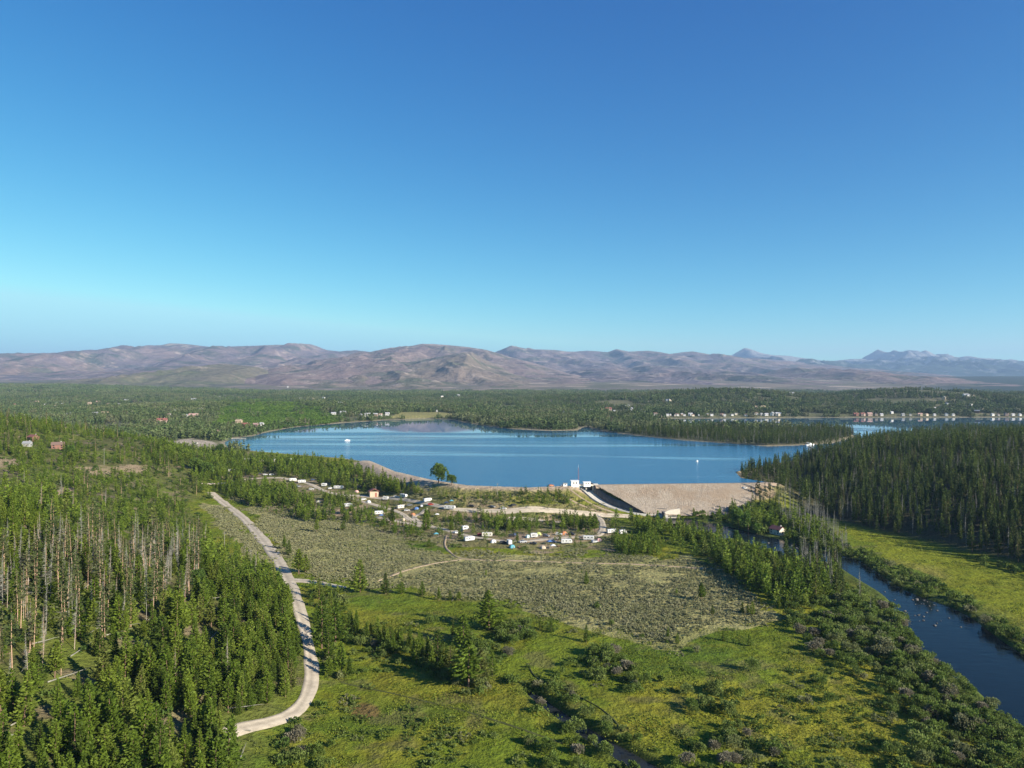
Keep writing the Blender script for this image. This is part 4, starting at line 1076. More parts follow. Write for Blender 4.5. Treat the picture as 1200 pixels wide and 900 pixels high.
CAMP = [  # kind, colour, px, py, turn, label
 ('trailer', 'white', 272, 553, 10, 'white trailer among pines just north of the road end by the lake woods'),
 ('trailer', 'white', 290, 540, 0, 'white trailer in the lakeside pines closest to the beach parking'),
 ('trailer', 'cream', 307, 542, 8, 'cream trailer in the lakeside pines between two white ones'),
 ('trailer', 'white', 325, 541, -8, 'white trailer in the middle of the lakeside pines'),
 ('trailer', 'white', 338, 540, 6, 'white trailer easternmost of the lakeside pines row'),
 ('trailer', 'white', 248, 550, 30, 'white trailer half hidden by round trees at the hill foot'),
 ('trailer', 'white', 343, 564, 35, 'white trailer standing on the gravel next to a second white trailer'),
 ('trailer', 'white', 354, 566, -5, 'white trailer beside the dark blue car near the loop entrance'),
 ('car', 'darkblue', 367, 563, 0, 'dark blue car in shade at the start of the campground loop'),
 ('car', 'white', 365, 574, 20, 'white car in a clearing below the first campground trailers'),
 ('trailer', 'white', 397, 573, 8, 'big white fifth wheel trailer by the pale gravel pull through'),
 ('car', 'white', 387, 573, 8, 'white pickup sized car in front of the big fifth wheel trailer'),
 ('tent', 'cream', 373, 589, 0, 'cream tent between rows of young pines'),
 ('tent', 'pink', 418, 577, 0, 'dusty red tent close to the red roofed toilet block'),
 ('trailer', 'silver', 408, 594, 18, 'silver grey trailer with its shadow side to the sagebrush'),
 ('tent', 'white', 432, 589, 0, 'white dome tent in the pines below the toilet block'),
 ('trailer', 'white', 444, 603, 25, 'white trailer with a blue tarp shelter in front'),
 ('awning', 'blue', 447, 607, 0, 'blue tarp shelter set up before a white trailer'),
 ('car', 'white', 464, 583, 5, 'white car parked next to the trailer at the upper loop'),
 ('trailer', 'white', 473, 583, -20, 'white trailer on the upper loop just right of a white car'),
 ('trailer', 'white', 501, 588, 15, 'white trailer at the bend of the upper loop'),
 ('trailer', 'cream', 470, 596, 30, 'cream trailer near the middle of the campground by grey car'),
 ('car', 'grey', 480, 593, 10, 'grey car beside the bright blue tent'),
 ('tent', 'blue', 488, 597, 0, 'bright blue tent in the middle of the campground'),
 ('car', 'silver', 494, 594, 70, 'silver car behind the bright blue tent'),
 ('trailer', 'white', 527, 597, 10, 'long white trailer with a dark shelter behind on the upper loop'),
 ('awning', 'darkblue', 523, 592, 0, 'dark blue shelter behind the long white trailer'),
 ('awning', 'teal', 529, 590, 0, 'teal shelter behind the long white trailer'),
 ('tent', 'tan', 472, 610, 0, 'tan tent on bare ground at the sagebrush edge'),
 ('awning', 'white', 512, 606, 0, 'white peaked shelter alone on the inner grass'),
 ('car', 'black', 553, 594, 5, 'black car on the gravel strip below the dike'),
 ('car', 'grey', 577, 595, 0, 'dark grey car near small pines on the gravel strip'),
 ('car', 'white', 590, 597, 0, 'white car among the young pines of the gravel strip'),
 ('car', 'black', 602, 593, 12, 'black car at the west end of the bare parking strip below the dike'),
 ('car', 'darkblue', 541, 623, 60, 'dark blue car with a small white trailer on the lower loop'),
 ('trailer', 'white', 545, 621, 60, 'small white trailer coupled behind a dark blue car'),
 ('awning', 'teal', 511, 629, 0, 'pale teal shelter at the edge of the sagebrush beside the lower loop'),
 ('trailer', 'white', 550, 634, 70, 'tall square white trailer nearest the sagebrush on the lower loop'),
 ('car', 'red', 563, 628, 10, 'red car next to the cream trailer on the lower loop'),
 ('trailer', 'cream', 571, 629, 8, 'cream trailer next to a red car on the lower loop'),
 ('car', 'black', 600, 629, 20, 'black car on the north side of the lower loop road'),
 ('car', 'darkblue', 603, 628, 110, 'dark blue car parked across from the turquoise tent'),
 ('car', 'black', 590, 637, 25, 'black car behind the white trailer with the turquoise tent'),
 ('trailer', 'white', 597, 638, 80, 'short white trailer standing behind the turquoise tent'),
 ('tent', 'teal', 600, 642, 0, 'turquoise tent pitched at the sagebrush edge'),
 ('car', 'black', 625, 638, 5, 'black pickup sized car in the lower row before the sagebrush'),
 ('trailer', 'white', 626, 630, 40, 'small white trailer next to the lime tent'),
 ('tent', 'yellowgreen', 631, 627, 0, 'lime yellow tent on the north side of the lower loop'),
 ('car', 'grey', 640, 629, 0, 'dark grey car right of the lime tent'),
 ('tent', 'tan', 636, 643, 0, 'tan tent at the sagebrush edge near a white shelter'),
 ('awning', 'white', 648, 643, 0, 'white shelter standing in the sagebrush edge below the trailers'),
 ('car', 'darkblue', 648, 636, 5, 'dark blue car left of the bright white trailer'),
 ('awning', 'blue', 644, 638, 0, 'blue shelter beside the dark blue car in the lower row'),
 ('trailer', 'white', 664, 637, 6, 'bright white trailer in the lower row beside a dark blue car'),
 ('tent', 'orange', 661, 626, 0, 'orange tent by dark pines at the loop east end'),
 ('car', 'black', 670, 627, 5, 'black car beside the orange tent'),
 ('trailer', 'white', 690, 633, 12, 'white trailer among camping gear at the east end of the lower loop'),
 ('car', 'silver', 697, 636, -10, 'silver car in the gear cluttered site at the loop east end'),
 ('tent', 'pink', 702, 634, 0, 'pinkish tent last in the east end of the lower loop'),
 ('trailer', 'white', 717, 625, 4, 'lone white trailer standing apart toward the dam'),
 ('trailer', 'white', 730, 626, 0, 'small low white trailer beside the lone white one'),
 ('car', 'silver', 477, 599, 30, 'silver car tucked under pines south of the cream mid campground trailer'),
 ('car', 'red', 505, 592, 10, 'red car in the shade near the trailer at the upper loop bend'),
 ('trailer', 'white', 452, 586, -10, 'small white trailer half behind pines right of the toilet block'),
 ('car', 'white', 426, 586, 0, 'white car parked below the dusty red tent'),
 ('tent', 'orange', 484, 604, 0, 'orange tent between the bright blue tent and the sagebrush edge'),
 ('car', 'black', 436, 597, 30, 'black car uphill of the white trailer with the blue tarp'),
 ('car', 'white', 535, 625, 50, 'white car just west of the dark blue car on the lower loop'),
 ('tent', 'white', 578, 636, 0, 'white tent beside the picnic table below the cream trailer'),
 ('car', 'silver', 613, 636, 10, 'silver car between the turquoise tent and the black pickup'),
 ('car', 'tan', 684, 630, 20, 'tan car left of the gear cluttered trailer'),
 ('tent', 'palegreen', 619, 630, 0, 'pale green tent left of the small white trailer and lime tent'),
 ('car', 'white', 655, 627, 0, 'white car left of the orange tent'),
 ('trailer', 'white', 380, 570, 30, 'small white trailer under pines before the big fifth wheel'),
 ('car', 'grey', 350, 571, 10, 'grey car on the verge below the first two campground trailers'),
 ('car', 'white', 873, 573, 20, 'white car parked in a cut at the east end of the dam'),
 ('car', 'orange', 646, 570, 10, 'orange work vehicle on the crest west of the gatehouses'),
 ('car', 'white', 660, 569.5, 5, 'white work truck on the crest beside the small hut'),
 ('car', 'black', 223, 524, 15, 'black car in the beach parking, at its west end'),
 ('car', 'grey', 229, 525, 10, 'grey car in the beach parking, second in the row'),
 ('car', 'darkblue', 235, 525, 12, 'dark blue car in the beach parking, middle of the row'),
 ('car', 'silver', 241, 524, 14, 'silver car in the beach parking, near the lake end'),
 ('car', 'white', 230, 520, 80, 'white car in the beach parking behind the row'),
 ('car', 'black', 305, 556, 5, 'black car at the west end of the grey parking bay'),
 ('car', 'silver', 311, 557, 5, 'silver car in the grey parking bay'),
 ('car', 'white', 318, 557, 5, 'white car at the east end of the grey parking bay'),
]
CREST_Z = {646: 1, 660: 1}
for kind, col, px, py, rz, lab in CAMP:
    f, nm_, cat = KIND[kind]
    p = hit(px, py)
    name = {'trailer': 'camper_trailer', 'car': 'parked_car', 'tent': 'camping_tent', 'awning': 'shade_shelter'}[kind]
    r = empty(name, (p.x, p.y, p.z + .06), R(rz + (px * 37 + py * 17) % 83 - 41)); tag(r, lab, cat, GROUPS[kind])
    if kind == 'trailer' and ('small' in lab or 'short' in lab): lst = trailer_parts(col, 4.8)
    elif kind == 'trailer' and ('big' in lab or 'long' in lab): lst = trailer_parts(col, 9.2)
    elif kind == 'car': lst = car_parts(col, 'pickup' in lab or 'truck' in lab)
    elif kind == 'tent': lst = tent_parts(col, 1.15)
    else: lst = f(col)
    r.scale = (.84, .84, .84)
    parts(r, lst)
    KEEP_OUT.append((p.x, p.y, 5.2)); KEEP_OUT.append((p.x - p.x / p.y * 7, p.y - 7, 4.5))
for px, py, rz, lab in [(383, 577, 10, 'picnic table on pale gravel beside the big fifth wheel'), (455, 605, 40, 'picnic table east of the blue tarp shelter'), (516, 609, 0, 'picnic table beside the white peaked shelter'), (655, 641, 20, 'picnic table between white shelter and bright trailer'),
                        (608, 642, 60, 'picnic table next to the turquoise tent'), (698, 633, 0, 'picnic table in the gear cluttered site'), (575, 634, 15, 'picnic table below the cream lower loop trailer')]:
    p = hit(px, py); r = empty('picnic_table', (p.x, p.y, p.z + .03), R(rz)); tag(r, 'brown ' + lab, 'picnic table', 'picnic tables in the campground'); parts(r, table_parts())
p = hit(438, 582); r = empty('toilet_block', (p.x, p.y, p.z), R(20)); r.scale = (1.5,) * 3; tag(r, 'tan campground toilet block with a red brown gable roof', 'toilet block'); parts(r, pit_toilet_parts()); KEEP_OUT += [(p.x, p.y, 8), (p.x, p.y - 12, 7)]

# ================================================================ HOUSES
WALLC = {'red': (.22, .11, .08), 'pink': (.34, .25, .20), 'white': (.58, .57, .54), 'tan': (.42, .33, .23), 'grey': (.33, .33, .32), 'cream': (.60, .53, .42), 'yellow': (.58, .47, .22), 'brown': (.22, .13, .08)}
ROOFC = {'red': (.24, .09, .07), 'brown': (.17, .11, .085), 'grey': (.25, .26, .27), 'white': (.40, .40, .41), 'pink': (.42, .27, .23), 'tan': (.38, .29, .2)}
def house_parts(wc, rc, form):
    def f():
        wm = cm('housewall_' + wc, WALLC[wc], .8); rm = cm('houseroof_' + rc, ROOFC[rc], .7)
        L, W, H, g = [(14, 9, 5.4, 3.0), (18, 10, 6.2, 3.4), (10, 8, 4.2, 2.6)][form]; out = []; W2 = W / 2; L2 = L / 2
        b = MB(); v = [(-L2, -W2, -2.5), (L2, -W2, -2.5), (L2, W2, -2.5), (-L2, W2, -2.5), (-L2, -W2, H), (L2, -W2, H), (L2, W2, H), (-L2, W2, H), (-L2, 0, H + g), (L2, 0, H + g)]
        b.add(v, [(0, 1, 5, 4), (2, 3, 7, 6), (1, 2, 6, 9, 5), (3, 0, 4, 8, 7)])
        if form == 1: b.add([(-3, -W2 - 3.5, -2.5), (3, -W2 - 3.5, -2.5), (3, -W2 + .1, -2.5), (-3, -W2 + .1, -2.5), (-3, -W2 - 3.5, H - .6), (3, -W2 - 3.5, H - .6), (3, -W2 + .1, H - .6), (-3, -W2 + .1, H - .6), (0, -W2 - 3.5, H + 1.6), (0, -W2 + .1, H + 1.6)], [(0, 1, 5, 8, 4), (1, 2, 6, 5), (3, 0, 4, 7)])
        out.append(('wall', b.mesh('house_wall', wm)))
        o_ = .7; k = g / W2; r = MB(); th = .28
        for s in (-1, 1):
            r.add([(-L2 - o_, 0, H + g + .02), (L2 + o_, 0, H + g + .02), (L2 + o_, s * (W2 + o_), H - k * o_ + .02), (-L2 - o_, s * (W2 + o_), H - k * o_ + .02),
                   (-L2 - o_, 0, H + g + th), (L2 + o_, 0, H + g + th), (L2 + o_, s * (W2 + o_), H - k * o_ + th), (-L2 - o_, s * (W2 + o_), H - k * o_ + th)],
                  [(0, 1, 2, 3), (4, 7, 6, 5), (0, 4, 5, 1), (1, 5, 6, 2), (2, 6, 7, 3), (3, 7, 4, 0)])
        if form == 1:
            for s in (-1, 1):
                r.add([(0, -W2 - 4.1, H + 1.72), (0, -W2 + 2.2, H + 1.72), (s * 3.5, -W2 + 1.0, H - .9), (s * 3.5, -W2 - 4.1, H - .9), (0, -W2 - 4.1, H + 1.95), (0, -W2 + 2.2, H + 1.95), (s * 3.5, -W2 + 1.0, H - .65), (s * 3.5, -W2 - 4.1, H - .65)],
                      [(0, 1, 2, 3), (4, 7, 6, 5), (0, 4, 5, 1), (1, 5, 6, 2), (2, 6, 7, 3), (3, 7, 4, 0)])
        out.append(('roof', r.mesh('house_roof', rm)))
        out.append(('chimney', MB().box(L2 * .4, L2 * .4 + 1.1, .8, 1.9, H + .5, H + g + 1.2).mesh('house_chimney', M['concrete'])))
        for x in ((-L2 + 1.6), (L2 - 3.4)):
            for z in ((1.0, 2.4), (3.4, 4.8))[:2 if H > 5 else 1]: out.append(('window', MB().box(x, x + 1.8, -W2 - .06, -W2 + .05, *z).mesh('house_window', M['glass'])))
        out.append(('window', MB().box(L2 - .05, L2 + .06, -1.3, 1.3, 1.2, 3.0).mesh('house_window', M['glass'])))
        xd = 4.2 if form == 1 else .2
        out.append(('door', MB().box(xd, xd + 1.1, -W2 - .07, -W2 + .05, 0, 2.1).mesh('house_door', cm('housedoor', (.12, .08, .06)))))
        return out
    return cached(('house', wc, rc, form), f)
HOUSES = []
def hs(px, py, wc, rc, form, sc, rz, lab, grp='houses scattered in the woods across the valley'):
    HOUSES.append((px, py, wc, rc, form, sc, rz, lab, grp))
hs(39, 517, 'red', 'red', 0, .62, -30, 'red timber house between tall pines on the near hillside, uphill of its neighbour', 'houses on the near wooded hillside')
hs(68, 526, 'red', 'brown', 0, .62, 25, 'dark red house with a white gable on the near hillside', 'houses on the near wooded hillside')
hs(32, 523, 'grey', 'grey', 2, .55, 10, 'low grey shed with grey roof below the red house on the hillside', 'houses on the near wooded hillside')
hs(190, 497, 'pink', 'red', 1, 1.5, 15, 'large reddish lodge with several roofs above the young woods')
hs(198, 489, 'white', 'pink', 0, 1.2, -20, 'white house right behind the large reddish lodge')
hs(217, 490, 'white', 'grey', 0, 1.2, 5, 'white house at the near end of the long pinkish house')
hs(227, 491, 'pink', 'pink', 1, 1.5, 5, 'long pinkish house in the middle of the valley woods')
hs(235, 482, 'white', 'grey', 2, 1.3, 20, 'small white house above the long pinkish house')
hs(207, 484, 'grey', 'grey', 0, 1.1, 0, 'grey house between the lodge and the long pinkish house')
hs(288, 501, 'red', 'red', 1, 1.3, 10, 'big red roofed house by the lake inlet shore')
hs(300, 501, 'pink', 'pink', 0, 1.2, -15, 'pinkish house between the red roofed and the white lakeside houses')
hs(306, 500, 'white', 'white', 0, 1.35, 70, 'tall white gabled house by the lake inlet shore')
hs(280, 497, 'tan', 'tan', 0, 1.2, 0, 'tan house behind the big red roofed lakeside house')
hs(250, 508, 'tan', 'brown', 2, 1.0, 0, 'tan cabin in tall trees by the marina')
hs(257, 508, 'cream', 'brown', 2, 1.0, 20, 'cream cabin in tall trees by the marina')
hs(83, 488, 'grey', 'grey', 1, 1.6, 10, 'wide grey house with a broad grey roof in the valley woods')
hs(112, 488, 'white', 'grey', 0, 1.3, 30, 'white gabled house joined by a tan neighbour in the valley woods')
hs(123, 487, 'tan', 'tan', 0, 1.3, 5, 'tan roofed house beside the white gabled one')
hs(72, 485, 'white', 'white', 2, 1.2, 0, 'small white house just left of the wide grey house')
hs(17, 476, 'red', 'red', 0, 1.5, 0, 'red roofed house farthest to the left in the valley woods')
hs(43, 473, 'tan', 'pink', 0, 1.7, 10, 'tan house with a bare bank beside it, upper left woods')
for i, (a, b, wc, rc) in enumerate([(32, 470, 'white', 'white'), (54, 476, 'white', 'white'), (59, 471, 'grey', 'white'), (66, 474, 'cream', 'grey'), (73, 475, 'white', 'white'), (65, 478, 'white', 'tan')]):
    hs(a, b, wc, rc, 2, 1.5, i * 17, ['pale cottage behind the tan house, alone at its upper side', 'white cottage first of a loose row in the upper left woods', 'grey cottage above the loose row in the upper left woods', 'cream cottage in the middle of the loose upper left row', 'white cottage last of the loose upper left row', 'white cottage with tan roof below the loose upper left row'][i])
for i, (a, b, wc) in enumerate([(105, 474, 'tan'), (115, 473, 'pink'), (127, 475, 'tan'), (138, 476, 'grey'), (148, 471, 'grey'), (157, 475, 'cream'), (151, 476, 'white')]):
    hs(a, b, wc, ['tan', 'pink', 'brown', 'grey', 'grey', 'tan', 'white'][i], i % 3, 1.35, 12 * i, 'the %s of seven houses strung along the upper woods, %s walled' % (['leftmost', 'second', 'third', 'fourth', 'fifth, highest', 'rightmost', 'sixth, white'][i], wc))
for i, (a, b, wc, lab) in enumerate([(257, 467, 'white', 'white house in the far woods above the bright green slope'), (227, 470, 'grey', 'grey house in the far woods above the small white house'), (279, 467, 'brown', 'brown house at the top edge of the bright green slope'),
        (337, 454, 'white', 'lone white house on the bare ground below the olive hill'), (352, 469, 'white', 'white house above the bright green slope, its right end'), (367, 469, 'cream', 'cream house next to a white one above the bright green slope'), (379, 468, 'white', 'small white house alone above the lake far end'),
        (398, 475, 'white', 'bright white house in the woods behind the pale lakeshore houses'), (392, 476, 'pink', 'pink house touching the bright white one behind the lakeshore'), (518, 466, 'cream', 'cream house at the wood edge under the peaked hill'), (537, 465, 'white', 'large white house highest at the wood edge under the peaked hill'),
        (540, 472, 'white', 'white house below the highest white house'), (512, 483, 'grey', 'long grey shed behind the yellow lakeshore meadow'), (783, 472, 'cream', 'cream house in the woods above the second wooded point'), (848, 470, 'white', 'white house alone in the dark woods below the left hilltop'), (928, 463, 'white', 'white house alone near the saddle of the wooded hills'),
        (1132, 466, 'white', 'white house high on the wooded slope, left of a pair'), (1141, 466, 'white', 'white house high on the wooded slope, right of a pair'), (1106, 468, 'tan', 'tan house in a clearing below the right hilltop'), (1110, 476, 'white', 'small white house halfway up the right wooded slope'), (1138, 476, 'white', 'bright white house halfway up the far right slope'),
        (1150, 481, 'cream', 'cream house over the far right shore row'), (1145, 484, 'brown', 'brown house just above the far right shore row'), (1193, 481, 'white', 'long white building at the far right edge above the shore'), (1095, 480, 'tan', 'tan house right of centre above the shore row')]):
    hs(a, b, wc, ['white', 'grey', 'tan'][i % 3], i % 3, 1.6 if b < 478 else 1.3, 23 * i, lab)
for i, (a, b, wc, rc) in enumerate([(391, 487, 'white', 'white'), (402, 486, 'white', 'white'), (417, 486, 'white', 'grey'), (423, 488, 'cream', 'white'), (431, 488.5, 'white', 'white'), (440, 488, 'pink', 'white'), (446, 488, 'white', 'pink'), (454, 487, 'white', 'white')]):
    hs(a, b, wc, rc, (0, 1, 2, 2, 1, 1, 0, 0)[i], 1.35, (5, 0, 30, 60, 10, 0, 20, 0)[i], '%s house from the left in the pale row at the far left lakeshore, %s walls' % (['first', 'second', 'third', 'fourth', 'fifth', 'sixth', 'seventh', 'eighth'][i], wc), 'pale houses along the far left lakeshore')
for i, (a, b, wc, rc) in enumerate([(663, 486, 'white', 'white'), (668, 487, 'white', 'grey'), (686, 484, 'white', 'white'), (693, 483, 'white', 'white'), (705, 483, 'yellow', 'tan'), (713, 482, 'pink', 'red'), (720, 485, 'pink', 'grey'), (735, 478, 'white', 'white'), (740, 481, 'white', 'white'), (755, 485, 'white', 'grey'), (768, 487, 'grey', 'brown'), (750, 482, 'cream', 'grey')]):
    hs(a, b, wc, rc, (2, 2, 0, 0, 1, 1, 0, 0, 2, 0, 0, 2)[i], 1.45, (0, 30, 5, 20, 0, 10, 40, 0, 70, 0, 10, 0)[i],
       ['white house first of the town cluster behind the wooded point', 'white house with grey roof beside the first town house', 'white town house left of two equal ones', 'white town house right of two equal ones', 'yellow walled long building in the town', 'red roofed pink building in the middle of the town', 'pink house with grey roof right of the red roofed building', 'white house highest in the town cluster', 'white house just below the highest town house', 'white house with grey roof where the town meets the shore', 'grey house with brown roof in dark trees by the shore', 'cream house between the town top and shore'][i], 'town houses behind the wooded points')
X0 = [782, 785.5, 791, 793.5, 799, 802, 809, 812, 819, 829, 834, 846, 849, 858, 862, 874]
for i, a in enumerate(X0):
    wc = ['white', 'white', 'cream', 'white', 'pink', 'white', 'white', 'cream', 'white', 'tan', 'white', 'pink', 'white', 'white', 'cream', 'white'][i]
    hs(a, (488.0, 487.2, 488.2, 487.8, 486.8)[i % 5], wc, ['white', 'grey', 'white', 'brown'][i % 4], (0, 2, 0, 1, 2, 0, 1, 0)[i % 8], .95, (0, 10, 80, 0, 5, 0)[i % 6], '%s from the left of sixteen pale waterfront houses behind the second point, %s walled' % (['first', 'second', 'third', 'fourth', 'fifth', 'sixth', 'seventh', 'eighth', 'ninth', 'tenth', 'eleventh', 'twelfth', 'thirteenth', 'fourteenth', 'fifteenth', 'sixteenth'][i], wc), 'pale waterfront houses behind the second point')
for i, (a, b, wc, rc) in enumerate([(886, 486.5, 'white', 'brown'), (892, 487, 'grey', 'grey'), (898, 487.5, 'white', 'white'), (905, 487, 'white', 'grey'), (912, 487.5, 'cream', 'white'), (887, 479, 'tan', 'tan'), (894, 479, 'pink', 'tan'), (902, 479, 'white', 'grey')]):
    hs(a, b, wc, rc, (0, 2, 0, 0, 1, 0, 1, 2)[i], 1.15, (0, 20, 0, 50, 0, 0, 10, 30)[i], ['white brown roofed house at the left end of the marina cluster', 'grey house in the marina cluster', 'white house in the middle of the marina cluster', 'white grey roofed house right in the marina cluster', 'low cream building at the right end of the marina cluster', 'tan house left of three up the slope over the marina', 'pinkish house middle of three up the slope over the marina', 'white house right of three up the slope over the marina'][i], 'houses around the far marina')
for i, (a, wc, rc) in enumerate([(1003, 'red', 'red'), (1011, 'pink', 'red'), (1019, 'pink', 'pink'), (1027, 'tan', 'pink'), (1033, 'white', 'white'), (1045, 'white', 'white'), (1058, 'grey', 'grey'), (1067, 'cream', 'grey'), (1078, 'tan', 'pink'), (1086, 'cream', 'tan'), (1095, 'white', 'white'), (1109, 'white', 'white'), (1117, 'white', 'grey'), (1163, 'white', 'grey'), (1170, 'grey', 'brown'), (1179, 'pink', 'pink'), (1187, 'white', 'white'), (1195, 'white', 'grey')]):
    hs(a, 487.6 if i != 5 else 485, wc, rc, (1, 1, 0, 0, 2, 0, 2, 2, 1, 0, 2, 0, 2, 0, 2, 1, 0, 2)[i], 1.2, (0, 15, 0, 70)[i % 4],
       ['large red lakeside lodge at the left end of the far right shore', 'pink walled red roofed lodge next to the red one', 'pink lakeside house right of the two lodges', 'tan house at the right end of the lodge group', 'small white house just right of the lodge group', 'white house standing a little above the far right shore', 'small grey cottage on the far right shore', 'small cream cottage right of the grey one', 'tan pink roofed house on the middle of the far right shore', 'cream house beside the tan pink roofed shore house', 'small bright white cottage before the tall white shore house', 'tall bright white house at the far right shore', 'small white cottage right of the tall white shore house', 'white house left end of the last five shore houses', 'grey brown roofed cottage second of the last five shore houses', 'pink shore house middle of the last five', 'white house fourth of the last five shore houses', 'white grey roofed cottage at the frame edge of the shore'][i], 'houses along the far right shore')
hs(911, 626, 'cream', 'red', 0, .55, -62, 'cream cabin with red roof among willows at the river', 'cabin by the river')
VIEWS = []             # x, y, reach: a low-growth strip in front of a house, towards the valley
for px, py, wc, rc, form, sc, rz, lab, grp in HOUSES:
    p = hit(px, py)
    r = empty('house', (p.x, p.y, p.z + (.3 if p.y < 800 else 1.8)), R(rz)); tag(r, lab, 'house' if 'cabin' not in lab else 'cabin', grp); r.scale = (sc * ((.48 if 'shore' in lab or 'waterfront' in lab else .58) if p.y > 800 else 1) * (.8 + .35 * ((px * 7919 + int(py)) % 17) / 17 if p.y > 800 else 1),) * 3
    parts(r, house_parts(wc, rc, form))
    VIEWS.append((p.x, p.y, sc * (9 if form != 1 else 11) + 2, 14 if p.y < 800 else (24 if p.y < 1750 else 22)))
    KEEP_OUT.append((p.x, p.y, sc * 8)) if p.y < 800 else None

# ================================================================ BOATS, DOCK, POLES
def boat(px, py, L, rz, lab):
    X, Y = PX(px, py, ZL); r = empty('motorboat', (X, Y, ZL), R(rz)); tag(r, lab, 'boat', 'white boats on the lake'); r.scale = (L / 8,) * 3
    v = []; fs = []
    for i, (x, w_, zt, zb) in enumerate([(-4, 1.25, 1.0, -.4), (-1, 1.35, 1.05, -.5), (2, 1.1, 1.2, -.4), (3.4, .55, 1.35, -.1), (4.3, .03, 1.45, .5)]):
        v += [(x, -w_, zt), (x, -w_ * .8, zb), (x, w_ * .8, zb), (x, w_, zt)]
    for i in range(4):
        for k in range(3): fs.append((4 * i + k, 4 * i + k + 1, 4 * i + 5 + k, 4 * i + 4 + k))
        fs.append((4 * i + 3, 4 * i, 4 * i + 4, 4 * i + 7))
    fs.append((0, 1, 2, 3))
    child('hull', MB().add(v, fs).mesh('boat_hull', M['white']), r); child('cabin', MB().prism([(-1.5, 1.0), (1.9, 1.15), (1.0, 2.3), (-1.3, 2.4)], -.85, .85).mesh('boat_cabin', M['white']), r)
    child('windscreen', MB().add([(1.92, -.8, 1.3), (1.92, .8, 1.3), (1.08, .75, 2.25), (1.08, -.75, 2.25)], [(0, 1, 2, 3)]).mesh('boat_windscreen', M['glass']), r)
    child('canopy', MB().box(-3.2, -1.4, -1, 1, 2.45, 2.55).mesh('boat_canopy', M['white']), r)
boat(407, 516.5, 7, 20, 'white motorboat out on the left part of the lake')
boat(817, 541, 5, 60, 'small white boat alone on the lake behind the rock dam')
boat(949, 522, 11, 10, 'larger white boat near the wooded point at the right end of the lake')
for px, py, L, rz, lab in [(277, 514.5, 26, 8, 'long narrow wooden dock by the small marina inlet'), (900, 489.8, 40, 0, 'pale dock along the far marina shore')]:
    X, Y = PX(px, py, ZL); r = empty('dock', (X, Y, ZL), R(rz)); tag(r, lab, 'dock')
    child('deck', MB().box(-L / 2, L / 2, -1.2, 1.2, .7, .95).mesh('dock_deck', M['offwhite']), r)
    for k in range(5): x = -L / 2 + .6 + (L - 1.2) * k / 4; child('pile', MB().tube((x, -1.05, -3), (x, -1.05, 1.6), .15, .15, 6).mesh('dock_pile', M['timber']), r)
for px, py, h, lab in [(294, 664, 8.5, 'wooden utility pole in the yellow grass left of the gravel road'), (583, 581, 9, 'pale utility pole on the grassy dike slope'), (263, 640, 8, 'wooden utility pole on the grass strip near dense pines'), (122, 545, 13, 'tall pole rising from young pines on the left hill')]:
    p = hit(px, py); r = empty('utility_pole', p); tag(r, lab, 'utility pole', 'utility poles')
    child('post', MB().tube((0, 0, -.5), (0, 0, h), .16, .11, 7).mesh('pole_post', M['greywood']), r); child('crossarm', MB().box(-1.1, 1.1, -.06, .06, h - .9, h - .75).mesh('pole_crossarm', M['greywood']), r)
# ================================================================ PLANTING
def hh(X, Y):
    return T(np.asarray(X), np.asarray(Y))
def shade_of_view(X, Y, hgt):
    """keeps tall growth out of the strips below the houses"""
    ok = np.ones(len(X), bool)
    for x, y, r, reach in VIEWS:
        ux, uy = -x / math.hypot(x, y), -y / math.hypot(x, y)
        dx, dy = X - x, Y - y
        al = dx * ux + dy * uy; ac = np.abs(dx * uy - dy * ux)
        ok &= ~((al > -r) & (al < reach) & (ac < r))
    return ok
PINES = []     # x, y, height, zone
SPRU = []; OLDS = []; DEADS = []; SHR = []
def scat_px(poly, step, zone, h0, h1, out, pad=6, keep=1.0, roads=True):
    w = [hit(a, b) for a, b in poly]
    xs = [p.x for p in w]; ysv = [p.y for p in w]
    X, Y = scatter(min(xs) - pad, max(xs) + pad, min(ysv) - pad, max(ysv) + pad, step)
    if len(X) == 0: return
    Z = hh(X, Y); a, b = proj(X, Y, Z)
    k = inside(a, b, poly) & (rng.random(len(X)) < keep)
    X, Y = X[k], Y[k]
    if len(X) == 0: return
    k = clear_of_water(X, Y)
    if roads: k &= clear_of_roads(X, Y)
    k &= shade_of_view(X, Y, 8)
    for x, y in zip(X[k], Y[k]): out.append((x, y, h0 + (h1 - h0) * rng.random() ** 1.2, zone))

